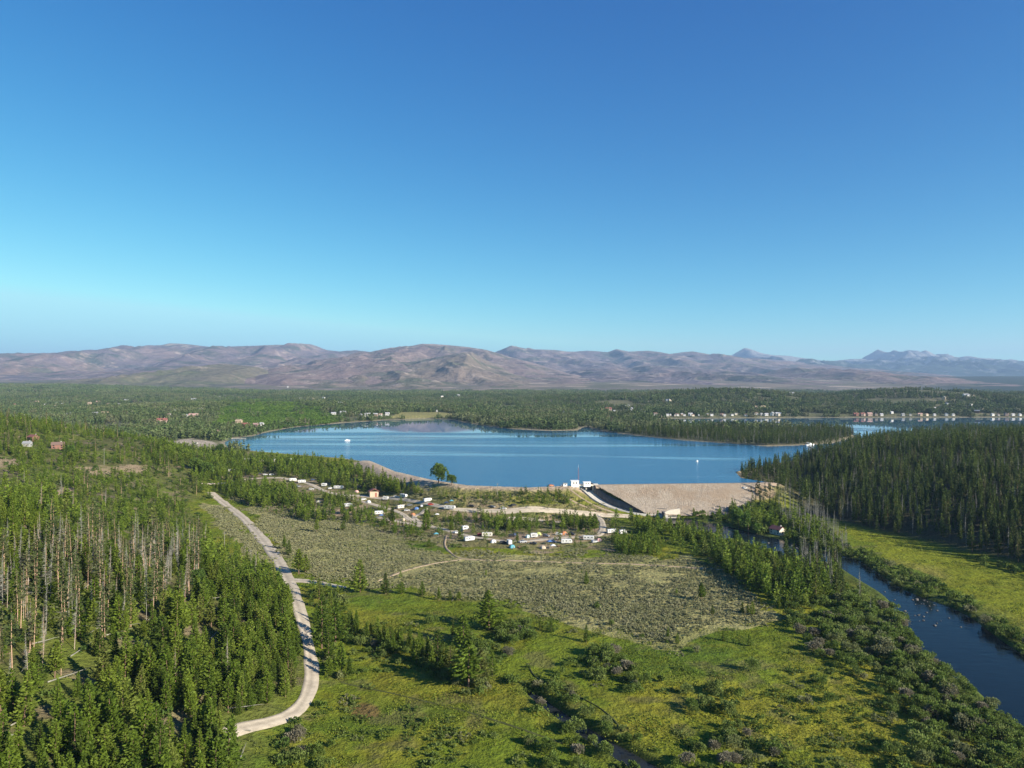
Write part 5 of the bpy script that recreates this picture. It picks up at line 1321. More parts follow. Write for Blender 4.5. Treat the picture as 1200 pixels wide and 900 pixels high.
# --- hand-placed trees: pixel of the foot, height in pixels, label
LONE = [
 (422, 694, 38, 'big round topped pine at the south edge of the sagebrush flat'), (452, 696, 25, 'smaller pine just east of the big round topped pine'), (471, 696, 14, 'low pine on the flat edge, third east of the big round topped one'),
 (495, 698, 17, 'bushy pine at the flat edge between a low pine and a pair'), (514, 704, 16, 'left pine of a pair at the flat edge above the shaded meadow'), (527, 704, 12, 'right shorter pine of the pair at the flat edge'), (538, 704, 11, 'small pine by the bright meadow next to the great spreading pine'),
 (573, 738, 46, 'great spreading pine standing over the shaded meadow'), (543, 755, 35, 'dark pine at the lower left side of the great spreading pine'), (531, 745, 20, 'young pine up the bank from the dark pine'),
 (513, 781, 43, 'tallest pine in the long hedge like belt of trees'), (488, 778, 30, 'pine in the tree belt left of its tallest pine'), (501, 776, 30, 'narrow pine touching the tallest belt pine'), (528, 785, 28, 'pine in the tree belt right of its tallest pine'),
 (549, 805, 56, 'broad dark pine ending the tree belt at the creek'), (563, 800, 40, 'pine beside the broad dark pine at the creek'), (577, 792, 30, 'loose pale pine above the creek head'), (470, 762, 27, 'pine in the western half of the tree belt'), (458, 757, 22, 'short pine in the western half of the tree belt'),
 (430, 748, 17, 'small pine near the west end of the tree belt'), (418, 744, 24, 'pine at the west end of the tree belt'), (405, 742, 22, 'first pine of the tree belt by the road side trees'),
 (400, 792, 40, 'tall pine at the roadside thicket, lowest of its group'), (377, 760, 62, 'tallest pine on the right hand side of the gravel road'), (393, 752, 45, 'bushy pine right of the tallest roadside pine'), (385, 775, 40, 'pine below the tallest roadside pine'), (374, 702, 24, 'pine at the road junction corner'), (388, 716, 24, 'pine between the junction corner and the roadside thicket'),
 (333, 644, 17, 'young pine at the road edge, upper of two'), (339, 650, 17, 'young pine at the road edge, lower of two'), (350, 673, 30, 'full pine on the sagebrush side of the road bend'), (358, 671, 21, 'shorter pine beside the full pine at the road bend'),
 (687, 753, 21, 'single pine on the bright meadow below the sagebrush tongue'), (633, 737, 14, 'small pine with a long shadow left of its twin'), (646, 741, 14, 'small pine with a long shadow right of its twin'), (687, 685, 16, 'small pine in the middle of the open sagebrush'), (783, 748, 13, 'small pine left of a pair near the meadow edge'), (794, 755, 13, 'small pine right of a pair near the meadow edge'),
 (822, 704, 21, 'round pine alone on the eastern sagebrush'), (835, 721, 12, 'small pine at the meadow edge left of a close trio'), (870, 719, 14, 'left pine of a close trio at the meadow edge'), (876, 719, 12, 'middle pine of a close trio at the meadow edge'), (882, 721, 16, 'right pine of a close trio at the meadow edge'),
 (878, 757, 14, 'small round pine alone on the eastern bright meadow'), (913, 714, 13, 'small pine at the edge of the riverside willows'), (848, 751, 12, 'low bushy pine alone on the meadow with a streak of shadow'),
 (371, 624, 16, 'slim pine on the western sagebrush with a long shadow'), (402, 622, 14, 'pine on the western sagebrush beside the slim one'), (503, 641, 10, 'tiny pine in the sagebrush below the campground'), (529, 622, 17, 'pine on the lower campground loop by its western bend'), (538, 629, 10, 'short pine beside the tall square trailer'),
 (499, 621, 24, 'dark pine clump tree at the western campground edge'), (460, 614, 20, 'pine beside the tan tent on bare ground'), (606, 634, 10, 'small pine on the verge by the turquoise tent'), (697, 624, 22, 'full dark pine beside the bend of the service road'), (668, 619, 20, 'dark pine behind the orange tent'), (680, 622, 17, 'dark pine between the orange tent and service road'),
]
for i, (px, py, hp, lab) in enumerate(LONE):
    p = hit(px, py); h = hp * p.y / F
    crown, trunk = PINE_HI[i % 8]
    r = empty('pine_tree', p, rng.random() * 6.28); s = h / PINE_SPEC[i % 8][0]; wd = s * (1.9 if 'spreading' in lab or 'broad' in lab else 1.5 if ('round' in lab or 'spreading' in lab or 'broad' in lab or 'bushy' in lab or 'full' in lab) else 1.05)
    r.scale = (wd, wd, s); tag(r, lab, 'pine', 'lone pines and belts on the open ground')
    child('crown', crown, r); child('trunk', trunk, r)

# --- west hill
X, Y = scatter(-820, -40, 105, 960, 3.1)
k = (np.abs(X / Y) < 1.15) & (hill_e(X, Y) > -3); X, Y = X[k], Y[k]
Z = hh(X, Y); a, b = proj(X, Y, Z)
den = fbm(X, Y, 38, 3, 201); den2 = fbm(X, Y, 11, 2, 205)
e = hill_e(X, Y)
gap = np.zeros(len(X), bool)
for (cx, cy, rx, ry) in DIRT_SPOTS[:4] + [(150, 752, 14, 5), (180, 640, 25, 10), (215, 560, 20, 6)]:
    gap |= ((a - cx) / rx) ** 2 + ((b - cy) / ry) ** 2 < 1
snag = inside(a, b, [(-250, 640), (60, 628), (235, 640), (238, 700), (190, 735), (120, 800), (-60, 850), (-250, 800)])
p_keep = np.where(snag, .44, .58) * np.clip(.25 + 1.6 * (den - .25), 0.1, 1.15) * np.where((e < 6) & (Y > 330), .55, 1)
p_keep = np.where(Y > 330, p_keep * .72, np.where(Y < 270, p_keep * 1.3, p_keep))
ROADVIEW = [(284, 853), (340, 843), (362, 815), (366, 760), (430, 760), (430, 960), (268, 960), (276, 880)]
front_ = inside(a, b, ROADVIEW) | (X > np.interp(Y, road[::-1, 1], road[::-1, 0]) - 2) & (Y < 330) & (Y > 190)
p_keep = np.where((Y < 285) & (e < 28), np.maximum(p_keep, .62), p_keep)
k = (rng.random(len(X)) < p_keep) & ~front_ & ~gap & ((den2 > .22) | ((Y < 285) & (e < 28)))
X, Y, snagk, a, b, e = X[k], Y[k], snag[k], a[k], b[k], e[k]
k = clear_of_roads(X, Y) & clear_of_water(X, Y) & shade_of_view(X, Y, 8)
X, Y, snagk, a, b, e = X[k], Y[k], snagk[k], a[k], b[k], e[k]
tall = sm(.35, .65, fbm(X, Y, 30, 2, 211))
for x, y, s_, aa, bb, t in zip(X, Y, snagk, a, b, tall):
    r = rng.random()
    h = (3.0 + 7.5 * r ** 1.1) * (.7 + .5 * t)
    if s_: h *= .72
    if aa > 190 and bb > 640: h = 6.5 + 4.5 * r
    if y < 250: h = 4.5 + 8.0 * r
    if y > 420: h = 3.2 + 5.5 * r ** 1.6
    PINES.append((x, y, h, 'west'))
    if s_ and rng.random() < .10: OLDS.append((x + 1.5, y + 1, 13 + 7 * rng.random(), 'west')) if rng.random() < .48 else DEADS.append((x + 1.5, y + 1, 10 + 9 * rng.random(), 'west'))
    elif not s_ and y < 420 and rng.random() < .018: DEADS.append((x + 1.2, y - 1, 8 + 8 * rng.random(), 'west'))
    elif y > 420 and rng.random() < .05: OLDS.append((x + 1.2, y, 10 + 6 * rng.random(), 'west'))
scat_px([(-60, 700), (60, 645), (235, 655), (232, 705), (150, 760), (60, 800), (-60, 820)], 6.5, 'west', 13, 20, OLDS, keep=.6)
scat_px([(-60, 700), (60, 645), (235, 655), (232, 705), (150, 760), (60, 800), (-60, 820)], 5.5, 'west', 11, 19, DEADS, keep=.55)
# --- woods between the hill and the lake, campground pines
for poly, st, h0, h1, kp in [
  ([(170, 520), (215, 527), (265, 533), (350, 541), (405, 547), (428, 557), (470, 572), (478, 580), (400, 574), (330, 560), (290, 560), (262, 562), (225, 552), (180, 540)], 4.4, 6, 12, .62),
  ([(262, 566), (330, 572), (350, 580), (345, 596), (300, 596), (268, 582)], 4.0, 6, 11, .72), ([(340, 585), (410, 584), (432, 594), (400, 592), (345, 594)], 4.0, 5, 8, .62), ([(345, 596), (390, 598), (395, 614), (350, 612)], 4.5, 6, 11, .45),
  ([(395, 596), (440, 600), (440, 613), (400, 612)], 4.5, 5, 9, .45), ([(430, 562), (480, 570), (500, 580), (455, 580)], 4.5, 5, 9, .7), ([(480, 576), (545, 583), (590, 585), (590, 592), (545, 592), (490, 582)], 4.2, 3.5, 6.5, .6),
  ([(560, 583), (598, 582), (600, 596), (560, 594)], 4, 5, 8, .5), ([(607, 578), (665, 580), (668, 594), (612, 594)], 3.6, 4.5, 7.5, .75), ([(560, 608), (622, 608), (640, 622), (575, 622)], 4, 5.5, 9, .55), ([(640, 602), (705, 604), (705, 626), (660, 622)], 4.5, 5, 9, .35),
  ([(715, 634), (775, 632), (780, 652), (722, 651)], 3.4, 5, 8, .9), ([(735, 606), (800, 622), (838, 640), (845, 668), (790, 640), (745, 622)], 4.4, 6, 10, .42), ([(835, 640), (880, 650), (935, 668), (985, 680), (970, 705), (905, 702), (850, 680)], 3.4, 6, 11, .85),
  ([(270, 566), (330, 570), (420, 580), (500, 588), (620, 600), (720, 604), (735, 636), (640, 648), (560, 636), (470, 630), (400, 612), (330, 608), (285, 596)], 4.8, 1.6, 7.5, .52), ([(500, 572), (600, 575), (665, 578), (690, 594), (600, 592), (500, 580)], 5, 1.5, 4.5, .35),
  ([(885, 682), (960, 700), (950, 720), (900, 708)], 4, 6, 12, .5), ([(440, 612), (500, 624), (490, 636), (450, 622)], 5, 4, 8, .4), ([(500, 600), (560, 602), (560, 616), (510, 612)], 6, 4, 7, .35),
  ([(352, 688), (395, 690), (420, 735), (410, 800), (385, 800), (372, 740)], 4, 3, 7, .22), ([(395, 728), (480, 752), (560, 790), (555, 806), (500, 786), (430, 756)], 3.2, 4, 8, .6), ([(640, 595), (720, 600), (740, 612), (650, 604)], 6, 3, 6, .3),
  ([(310, 606), (480, 632), (700, 648), (840, 668), (800, 720), (690, 715), (480, 690), (360, 650)], 17, 1.5, 4, .25), ([(835, 598), (900, 600), (960, 622), (985, 655), (900, 628)], 4.2, 6, 12, .45)]:
    scat_px(poly, st, 'flat', h0, h1, PINES, keep=kp)
scat_px([(905, 575), (955, 595), (990, 640), (1000, 665), (955, 650), (915, 615)], 3.6, 'river', 9, 15, DEADS, keep=.5)
scat_px([(925, 650), (985, 662), (985, 700), (940, 690)], 3.0, 'river', 9, 15, DEADS, keep=.4)
scat_px([(915, 645), (985, 658), (990, 705), (930, 695)], 3.6, 'river', 6, 12, SPRU, keep=.5)
scat_px([(225, 545), (270, 555), (285, 566), (262, 592), (240, 582), (225, 565)], 4.2, 'flat', 5, 10, PINES, keep=.6)
scat_px([(880, 572), (905, 570), (925, 590), (900, 600), (872, 592)], 4.0, 'east', 6, 12, SPRU, keep=.55)
scat_px([(1000, 690), (1080, 740), (1060, 760), (990, 700)], 9, 'river', 8, 13, DEADS, keep=.3)
scat_px([(420, 745), (560, 800), (540, 800), (430, 755)], 7, 'belt', 8, 11, DEADS, keep=.3)
scat_px([(745, 614), (800, 620), (850, 632), (850, 642), (800, 634), (745, 626)], 3.8, 'flat', 5, 9.5, PINES, keep=.6)
scat_px([(790, 600), (850, 602), (900, 594), (905, 606), (850, 612), (800, 607)], 4.2, 'flat', 3.5, 8, PINES, keep=.5)
scat_px([(780, 601), (850, 603), (905, 592), (905, 608), (850, 613), (800, 607)], 3.4, 'water', 1.5, 3.2, SHR, keep=.5)
scat_px([(288, 770), (345, 735), (354, 765), (354, 800), (336, 826), (300, 838), (278, 842), (270, 800)], 3.1, 'west', 5, 10.5, PINES, keep=.8)
# --- east hill
X, Y = scatter(150, 1050, 150, 1150, 4.3)
e = X - np.interp(Y, RF_Y, RF_X)
k = (X / Y < 1.25) & (e > 0) & (Y > 180); X, Y, e = X[k], Y[k], e[k]
k = rng.random(len(X)) < np.where(e < 14, .45, .66) * np.clip(.5 + 1.2 * fbm(X, Y, 40, 3, 231), 0, 1)
X, Y = X[k], Y[k]; k = clear_of_water(X, Y); X, Y = X[k], Y[k]
hv = fbm(X, Y, 35, 2, 241)
for x, y, v in zip(X, Y, hv):
    h = (8 + 9.5 * rng.random()) * (.72 + .5 * v) * (.8 if y > 560 and x < np.interp(y, RH_Y, RH_X) else 1)
    if rng.random() < .13: DEADS.append((x, y, h, 'east'))
    else: SPRU.append((x, y, h, 'east'))
# --- shrubs along the water
for poly, st, h0, h1, kp in [
  ([(915, 705), (985, 682), (1010, 690), (1045, 712), (1075, 738), (1095, 760), (1118, 792), (1145, 815), (1172, 830), (1200, 850), (1300, 930), (1300, 990), (1060, 990), (1045, 920), (1040, 850), (1010, 800), (960, 770), (930, 735)], 3.3, 1.4, 3.6, .56),
  ([(985, 700), (1060, 740), (1110, 800), (1200, 880), (1200, 960), (1110, 960), (1080, 860), (1040, 790), (980, 740)], 3.2, 1.6, 4.2, .46),
  ([(992, 650), (1010, 645), (1060, 668), (1110, 690), (1160, 722), (1250, 770), (1350, 840), (1300, 840), (1200, 776), (1150, 748), (1110, 708), (1066, 695), (1030, 676)], 3.3, 1.5, 3.2, .7),
  ([(870, 640), (960, 662), (985, 668), (985, 690), (905, 670)], 4, 1.5, 3, .4), ([(860, 596), (905, 590), (960, 612), (1000, 650), (990, 660), (940, 645), (890, 628), (850, 612)], 3.4, 2, 4, .75),
  ([(590, 795), (610, 800), (640, 815), (690, 850), (740, 880), (800, 940), (700, 940), (660, 868), (620, 828)], 2.9, 1.2, 2.8, .5), ([(610, 795), (660, 800), (730, 850), (800, 900), (860, 960), (790, 960), (700, 860), (650, 825)], 2.9, 1.2, 2.8, .55),
  ([(800, 850), (860, 845), (920, 880), (960, 960), (800, 960)], 3.0, 1.2, 2.8, .55), ([(690, 760), (730, 775), (760, 805), (740, 820), (690, 790)], 3, 1.8, 3.2, .6), ([(640, 770), (700, 775), (700, 800), (650, 795)], 3.4, 1.2, 2.5, .5), ([(760, 810), (850, 800), (960, 800), (1000, 860), (960, 870), (850, 835)], 4.5, 1.0, 2.5, .3),
  ([(570, 735), (615, 730), (630, 748), (600, 758), (575, 752)], 2.6, 2, 3.2, .8), ([(545, 745), (600, 765), (580, 790), (550, 775)], 3.2, 2, 3.5, .6), ([(395, 735), (480, 765), (550, 800), (590, 815), (560, 820), (480, 785), (410, 755)], 3.0, 1.5, 3, .5), ([(352, 690), (400, 692), (425, 740), (410, 800), (380, 800), (370, 740)], 3.6, 1.2, 2.8, .5), ([(1145, 655), (1215, 664), (1215, 676), (1150, 664)], 4, 2, 3.2, .7), ([(560, 838), (640, 870), (720, 900), (700, 940), (600, 890)], 5, 1, 2.2, .25),
  ([(340, 860), (390, 868), (385, 905), (335, 905)], 4, 1.6, 3.2, .6), ([(620, 870), (690, 872), (700, 900), (620, 905)], 4.5, 1.5, 2.8, .5), ([(805, 818), (870, 812), (870, 840), (810, 842)], 3.6, 1.6, 3, .5), ([(700, 700), (880, 740), (900, 800), (760, 800), (640, 750)], 13, 1.2, 2.4, .35),
  ([(225, 600), (300, 680), (330, 690), (345, 720), (330, 720), (280, 680), (235, 640)], 6, 1.0, 2.2, .25), ([(800, 612), (850, 630), (920, 645), (900, 650), (830, 634)], 4, 1.2, 2.6, .5)]:
    scat_px(poly, st, 'water', h0, h1, SHR, keep=kp)
for px, py in [(883, 787), (838, 812), (720, 766), (706, 770), (712, 768), (505, 732), (345, 895)]:
    p = hit(px, py); SHR.append((p.x, p.y, 3.2, 'lone'))

# --- the ones that show largest become things of their own
def split(L, nmax, minY=150):
    A = np.array([(x, y, h) for x, y, h, z in L]); Z = hh(A[:, 0], A[:, 1]); a, b = proj(A[:, 0], A[:, 1], Z); at_, bt = proj(A[:, 0], A[:, 1], Z + A[:, 2])
    vis = (a > -12) & (a < 1210) & (b - .55 * (b - bt) < 895)
    size = np.where(vis, b - bt, -1)
    order = np.argsort(-size); top = [i for i in order[:nmax] if size[i] > 0]
    rest = np.setdiff1d(np.arange(len(L)), top)
    return A, Z, top, rest
def put_tree(name, pair, x, y, z, h, h0, label, cat, group, wide=1.0, kids=('crown', 'trunk')):
    r = empty(name, (x, y, z), rng.random() * 6.28); r.rotation_euler[0] = rng.normal() * .03; r.rotation_euler[1] = rng.normal() * .03; s = h / h0; r.scale = (s * wide, s * wide, s)
    tag(r, label, cat, group)
    for kn, me in zip(kids, pair): child(kn, me, r)
A, Z, top, rest = split(PINES, 262)
LABP = {'west': ('young green pine in the dense stand on the hill west of the gravel road', 'pines of the dense stand west of the road'), 'flat': ('young green pine in the belts between road, campground and river', 'pines of the belts on the valley floor')}
for i in top:
    h = A[i, 2]; lab, grp = LABP[PINES[i][3]]; k = int(rng.integers(8))
    put_tree('pine_tree', PINE_HI[k], A[i, 0], A[i, 1], Z[i], h, PINE_SPEC[k][0], lab, 'pine', grp, .75 + .6 * rng.random())
def rest_stuff(name, shapes, A, Z, rest, h0, wide=(.9, 1.25), label=None):
    n = len(rest); s = A[rest, 2] / h0; w = s * (wide[0] + (wide[1] - wide[0]) * rng.random(n))
    stuff(name, shapes, np.stack([A[rest, 0], A[rest, 1], Z[rest]], 1), np.stack([w, w, s], 1), rng.random(n) * 6.28, rng.integers(0, len(shapes), n), label)
nr_ = A[rest, 1] < 290
rest_stuff('pine_woods', PINE_MID, A, Z, rest[~nr_], 9.0, (.75, 1.5), 'young green pines covering the western hillside and the valley floor')
rest_stuff('near_pine_woods', [p[0] for p in PINE_HI], A, Z, rest[nr_], 9.0, (.75, 1.4), 'young green pines filling the gaps of the nearest western slope')
print('pines', len(PINES), 'rest', len(rest))
A, Z, top, rest = split(SPRU, 150)
for i in top:
    k = int(rng.integers(5)); put_tree('spruce_tree', SPR_HI[k], A[i, 0], A[i, 1], Z[i], A[i, 2], 15, 'dark narrow spruce at the shaded front of the wood above the yellow riverside meadow', 'spruce', 'dark spruces at the front of the east wood', .7 + .6 * rng.random())
rest_stuff('spruce_woods', SPR_MID, A, Z, rest, 15.0, (.7, 1.35), 'dark spruce wood covering the eastern hill')
A, Z, top, rest = split(OLDS, 150)
for i in top:
    put_tree('old_pine_tree', OLD[int(rng.integers(4))], A[i, 0], A[i, 1], Z[i], A[i, 2], 18, 'tall thin pine with a bare orange trunk among young pines on the western hill', 'old pine', 'tall bare trunked pines on the western hill', .8 + .4 * rng.random())
if len(rest):
    rest_stuff('tall_pine_woods', [o[0] for o in OLD], A, Z, rest, 18.0); rest_stuff('tall_pine_trunks', [o[1] for o in OLD], A, Z, rest, 18.0)
A, Z, top, rest = split(DEADS, 290)
LABD = {'west': ('bare dead pine standing pale among young pines on the western hill', 'dead pines on the western hill'), 'river': ('bare grey dead pine in the strip of dead trees beside the river', 'dead pines beside the river'), 'east': ('bare grey dead tree among dark spruces of the eastern wood', 'dead trees in the eastern wood'), 'belt': ('bare grey dead tree in the tree belt above the creek', 'dead trees in the tree belt')}
for i in top:
    k = int(rng.integers(4)) if DEADS[i][3] == 'west' else 1 + int(rng.integers(3)); lab, grp = LABD[DEADS[i][3]]
    put_tree('dead_pine_tree', (TWIGS[k], DEAD[k] if DEADS[i][3] == 'west' else DEADG[k]), A[i, 0], A[i, 1], Z[i], A[i, 2], 17, lab, 'dead pine', grp, .7 + .3 * rng.random(), ('crown', 'trunk'))
if len(rest):
    rest_stuff('dead_woods', [TWIGS[0], DEADG[0], TWIGS[1], TWIGS[2]], A, Z, rest, 17.0)
    rest_stuff('dead_trunks', [DEADG[0], DEADG[2]], A, Z, rest, 17.0)
A, Z, top, rest = split(SHR, 290)
LABS = {'water': ('grey green willow shrub in the thickets lining the river and the creek', 'willow shrubs lining the river and creek'), 'lone': ('round grey green shrub standing clear of the others on the open meadow', 'lone round shrubs on the open meadow')}
for i in top:
    k = int(rng.integers(5)) if rng.random() < .75 else int(rng.integers(4)); lab, grp = LABS[SHR[i][3]]; s = A[i, 2] / 2.7
    o = link('willow_shrub', WIL_HI[k][0], None, (A[i, 0], A[i, 1], Z[i])); o.rotation_euler = (0, 0, rng.random() * 6.28); w_ = s * (.75 + .4 * rng.random()); o.scale = (w_, w_, s); tag(o, lab, 'shrub', grp)
rest_stuff('willow_thicket', WIL_LO[:4] + BUSH[:1], A, Z, rest, 2.7, (.75, 1.2), 'willow thickets along the river')
print('spruces', len(SPRU), 'old', len(OLDS), 'dead', len(DEADS), 'shrubs', len(SHR))
# broadleaf trees
q, v = dome_quads(801, 3.2, 9.5, 1500, .7, 9, 1.2); DEC = [(quad_mesh('cottonwood_crown', q, M['bush'], v), trunk_mesh('cottonwood_trunk', 6, .3, M['bark'], 5, 6, .4, 1.4))]
q, v = dome_quads(802, 2.4, 9, 1200, .65, 7, 1.0); DEC.append((quad_mesh('cottonwood_crown', q, M['aspen'], v), trunk_mesh('cottonwood_trunk', 6, .25, M['bark'], 6, 6, .4, 1.2)))
for px, py, hp, wd, k, lab in [(514, 566, 22, 1.25, 0, 'big round broadleaf tree on the lake edge at the end of the beach'), (529, 568.5, 12, 1.3, 0, 'smaller round broadleaf tree beside the big one on the lake edge'), (866, 620, 26, .9, 1, 'bright green poplar at the river bend below the dam'), (877, 622, 24, 1.0, 1, 'bright green round tree right of the poplar below the dam'), (862, 638, 18, .7, 1, 'narrow bright green tree beside the blue river reach'), (887, 626, 14, 1.1, 1, 'low bright green tree near the red roofed cabin'), (242, 558, 16, 1.4, 0, 'round leafy tree at the foot of the left hill'), (228, 552, 15, 1.3, 0, 'round leafy tree a little uphill of its leafy neighbour'), (82, 533, 12, 1.7, 1, 'bright green round tree below the dark red house'), (232, 690, 22, 1.2, 0, 'round leafy tree at the edge of the grass strip'), (258, 535, 14, 1.2, 0, 'round leafy tree beside the beach parking')]:
    p = hit(px, py); h = hp * p.y / F; put_tree('broadleaf_tree', DEC[k], p.x, p.y, p.z, h, 9.5, lab, 'broadleaf tree', 'broadleaf trees', wd)

# --- sagebrush, low shrubs and grass
def field(polys, step, keep, dens=None, seed=0):
    PTS = []
    for poly in polys:
        w = [hit(a, b) for a, b in poly]
        X, Y = scatter(min(p.x for p in w) - 5, max(p.x for p in w) + 5, min(p.y for p in w) - 5, max(p.y for p in w) + 5, step)
        a, b = proj(X, Y, hh(X, Y)); wob = (fbm(X, Y, 18, 3, 41) - .5) * 60; k = inside(a + wob, b + wob * .6, poly) & (rng.random(len(X)) < keep)
        if dens is not None: k &= fbm(X, Y, dens[0], 3, seed) > dens[1]
        X, Y = X[k], Y[k]
        k = clear_of_water(X, Y) & clear_of_roads(X, Y, -1.0)
        for L in PATHS: k &= dist_poly(X, Y, L) > 2.4
        PTS.append(np.stack([X[k], Y[k]], 1))
    return np.concatenate(PTS)
PATHS = [px_line([(523, 628), (520, 640), (530, 650), (540, 656), (600, 657), (680, 660), (760, 662), (850, 668)]), px_line([(540, 656), (510, 660), (480, 667), (458, 675), (440, 682)])]
P = field([SAGE_PX, SAGE2_PX, SAGE3_PX], 3.6, .8, (22, .27), 301); P2 = field([CAMP_PX, [(430, 560), (500, 572), (600, 576), (665, 578), (700, 596), (620, 600), (480, 590)]], 4.6, .6, (22, .42), 305); P = np.concatenate([P, P2])
def scat_stuff(name, shapes, P, s0, s1, label):
    n = len(P); s = s0 + (s1 - s0) * rng.random(n); z = hh(P[:, 0], P[:, 1])
    stuff(name, shapes, np.stack([P[:, 0], P[:, 1], z - .03], 1), np.stack([s, s, s], 1), rng.random(n) * 6.28, rng.integers(0, len(shapes), n), label)
scat_stuff('sagebrush', SAGE, P, .75, 1.25, 'pale sagebrush covering the flat'); print('sage', len(P))
MEAD = [(350, 690), (420, 700), (560, 700), (700, 725), (800, 760), (900, 725), (1000, 790), (1060, 860), (1060, 1000), (180, 1000), (300, 860), (380, 820), (375, 740)]
P = field([MEAD], 3.4, .6, (16, .45), 311); P2 = field([RMEADOW_PX, [(235, 600), (330, 690), (345, 740), (300, 690), (232, 650)]], 3.8, .5, (16, .45), 313)
scat_stuff('tall_grass', TUFT, np.concatenate([P, P2]), .7, 1.35, 'tufts of meadow grass'); print('tufts', len(P) + len(P2))
P = field([MEAD], 5.5, .4, (24, .53), 321); P2 = field([[(395, 810), (520, 825), (640, 870), (660, 960), (380, 960)]], 4.0, .5, (12, .5), 325); P3 = field([[(960, 760), (1050, 850), (1050, 990), (780, 990), (780, 860)]], 5, .4, (14, .5), 327)
P4 = field([CAMP_PX, [(430, 560), (500, 572), (600, 576), (665, 578), (700, 596), (620, 600), (480, 590)], [(735, 606), (800, 620), (838, 640), (845, 668), (760, 655), (720, 630)]], 5.5, .5, (16, .47), 329)
scat_stuff('undergrowth', LOWSH, np.concatenate([P, P2, P3, P4]), .6, 1.2, 'low shrubs in the meadows')
# floor of the west hill: low green shrubs
X, Y = scatter(-600, -40, 105, 700, 5.5); k = (hill_e(X, Y) > -4) & (np.abs(X / Y) < 1.1) & (rng.random(len(X)) < .5); X, Y = X[k], Y[k]; k = clear_of_roads(X, Y); P = np.stack([X[k], Y[k]], 1)
scat_stuff('hillside_undergrowth', LOWSH[1:] + BUSH[:2], P, .4, 1.0, 'low green shrubs between the hillside pines')
# fallen trunks
LOGM = [trunk_mesh('fallen_log', 9, .17, M['greywood'], 90 + i, 5, .3, .5) for i in range(3)]
nlog = 0
for t in range(400):
    px, py = rng.uniform(0, 300), rng.uniform(640, 890)
    p = hit(px, py)
    if hill_e(np.array([p.x]), np.array([p.y]))[0] < 4 or nlog >= 70: continue
    o = link('fallen_log', LOGM[nlog % 3], None, (p.x, p.y, p.z + .45)); o.rotation_euler = (R(88), 0, rng.random() * 6.28); o.scale = (1, 1, .6 + .6 * rng.random()); nlog += 1
    tag(o, 'pale fallen tree trunk lying between young pines on the western hill', 'fallen log', 'fallen trunks on the western hill')
# river stones
def stone(seed):
    rs = np.random.default_rng(seed); b = bmesh.new(); bmesh.ops.create_icosphere(b, subdivisions=2, radius=1)
    for v in b.verts:
        c = v.co; f = 1 + .35 * (vnoise(np.array([c.x * 1.7 + 9]), np.array([c.y * 1.7 + c.z * 2.1]), seed)[0] - .5); v.co = Vector((c.x * f * 1.2, c.y * f, c.z * f * .6))
    me = bpy.data.meshes.new('boulder'); b.to_mesh(me); b.free(); me.materials.append(M['rock']); return me
import bmesh
STONE = [stone(i) for i in range(4)]
for t in range(95):
    u = rng.random()
    px, py = (rng.normal(1085, 17), rng.normal(709, 12)) if t < 40 else (rng.uniform(900, 960), rng.uniform(636, 652))
    if t >= 84: px, py = rng.uniform(800, 850), rng.uniform(612, 622)
    X, Y = PX(px, py, ZR); d, wv = dist_line_attr(np.array([X]), np.array([Y]), RIVER[:, :2], RIVER[:, 2])
    if d[0] > wv[0] + 1: continue
    o = link('river_boulder', STONE[t % 4], None, (X, Y, ZR + .05)); s = .22 + .4 * rng.random() ** 2; o.scale = (s, s, s); o.rotation_euler = (0, 0, rng.random() * 6.28)
    tag(o, 'wet boulder breaking the water in the river rapids', 'boulder', 'boulders in the river rapids')

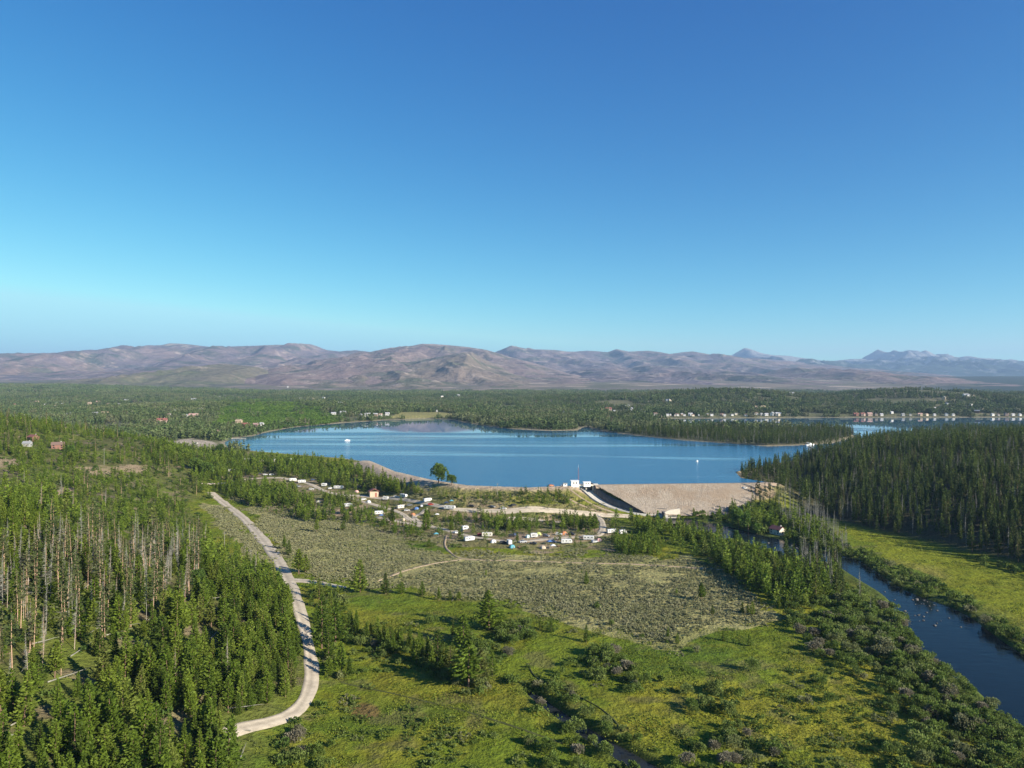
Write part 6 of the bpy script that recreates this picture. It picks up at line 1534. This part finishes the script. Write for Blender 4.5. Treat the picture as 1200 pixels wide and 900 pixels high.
# --- far woods
def far_field(y0, y1, step, keep, thin=(90, .36)):
    X, Y = [], []
    gx, gy = scatter(-1.05 * y1, 1.05 * y1, y0, y1, step); k = np.abs(gx) < .95 * gy + 60; gx, gy = gx[k], gy[k]
    k = (rng.random(len(gx)) < keep) & (fbm(gx, gy, thin[0], 3, 401) > thin[1]); gx, gy = gx[k], gy[k]
    D = dist_poly(gx, gy, LAKE, True); k = ~inside(gx, gy, LAKE) & (D > 4); gx, gy = gx[k], gy[k]
    a, b = proj(gx, gy, hh(gx, gy))
    k = ~inside(a, b, MEADOW_PX) & (~inside(a, b, GREENHILL_PX) | (rng.random(len(gx)) < .05)) & ~inside(a, b, BEACH_PX) & shade_of_view(gx, gy, 8)
    e = hill_e(gx, gy); k &= ~((gy < 960) & (e > -5)) & ~((gy < 1150) & (gx > 150) & (gx - np.interp(gy, RF_Y, RF_X) > 0))
    return gx[k], gy[k]
X1, Y1 = far_field(820, 2000, 13, .68, (90, .31))
X2, Y2 = far_field(2000, 3400, 19, .74, (160, .39))
X3, Y3 = far_field(3400, 4900, 34, .62, (200, .42))
def farstuff(name, shapes, X, Y, s0, s1, label):
    n = len(X); s = s0 + (s1 - s0) * rng.random(n)
    stuff(name, shapes, np.stack([X, Y, hh(X, Y) - .3], 1), np.stack([s * 1.15, s * 1.15, s], 1), rng.random(n) * 6.28, rng.integers(0, len(shapes), n), label)
farstuff('lakeside_forest', CLUMP, X1, Y1, .75, 1.25, 'conifer woods on the wooded points and far shores of the lake')
farstuff('valley_forest', CLUMP, X2, Y2, .75, 1.2, 'conifer woods on the far side of the valley')
farstuff('distant_forest', CLUMPF, X3, Y3, .85, 1.3, 'conifer woods fading toward the mountains')
w_ = [hit(a, b) for a, b in GREENHILL_PX]; X, Y = scatter(min(p.x for p in w_), max(p.x for p in w_), min(p.y for p in w_), max(p.y for p in w_), 14)
a, b = proj(X, Y, hh(X, Y)); k = inside(a + 40 * (fbm(X, Y, 160, 3, 431) - .5), b + 14 * (fbm(X, Y, 120, 3, 433) - .5), GREENHILL_PX) & (rng.random(len(X)) < .85) & shade_of_view(X, Y, 5) & ~inside(X, Y, LAKE)
farstuff('bright_thicket', AB, X[k], Y[k], .8, 1.2, 'bright green aspen thicket on the slope beyond the inlet')
print('far', len(X1), len(X2), len(X3), k.sum())

0 and print('DBG', [tuple(round(v,1) for v in hit(a,493)) for a in (120,140,160)])
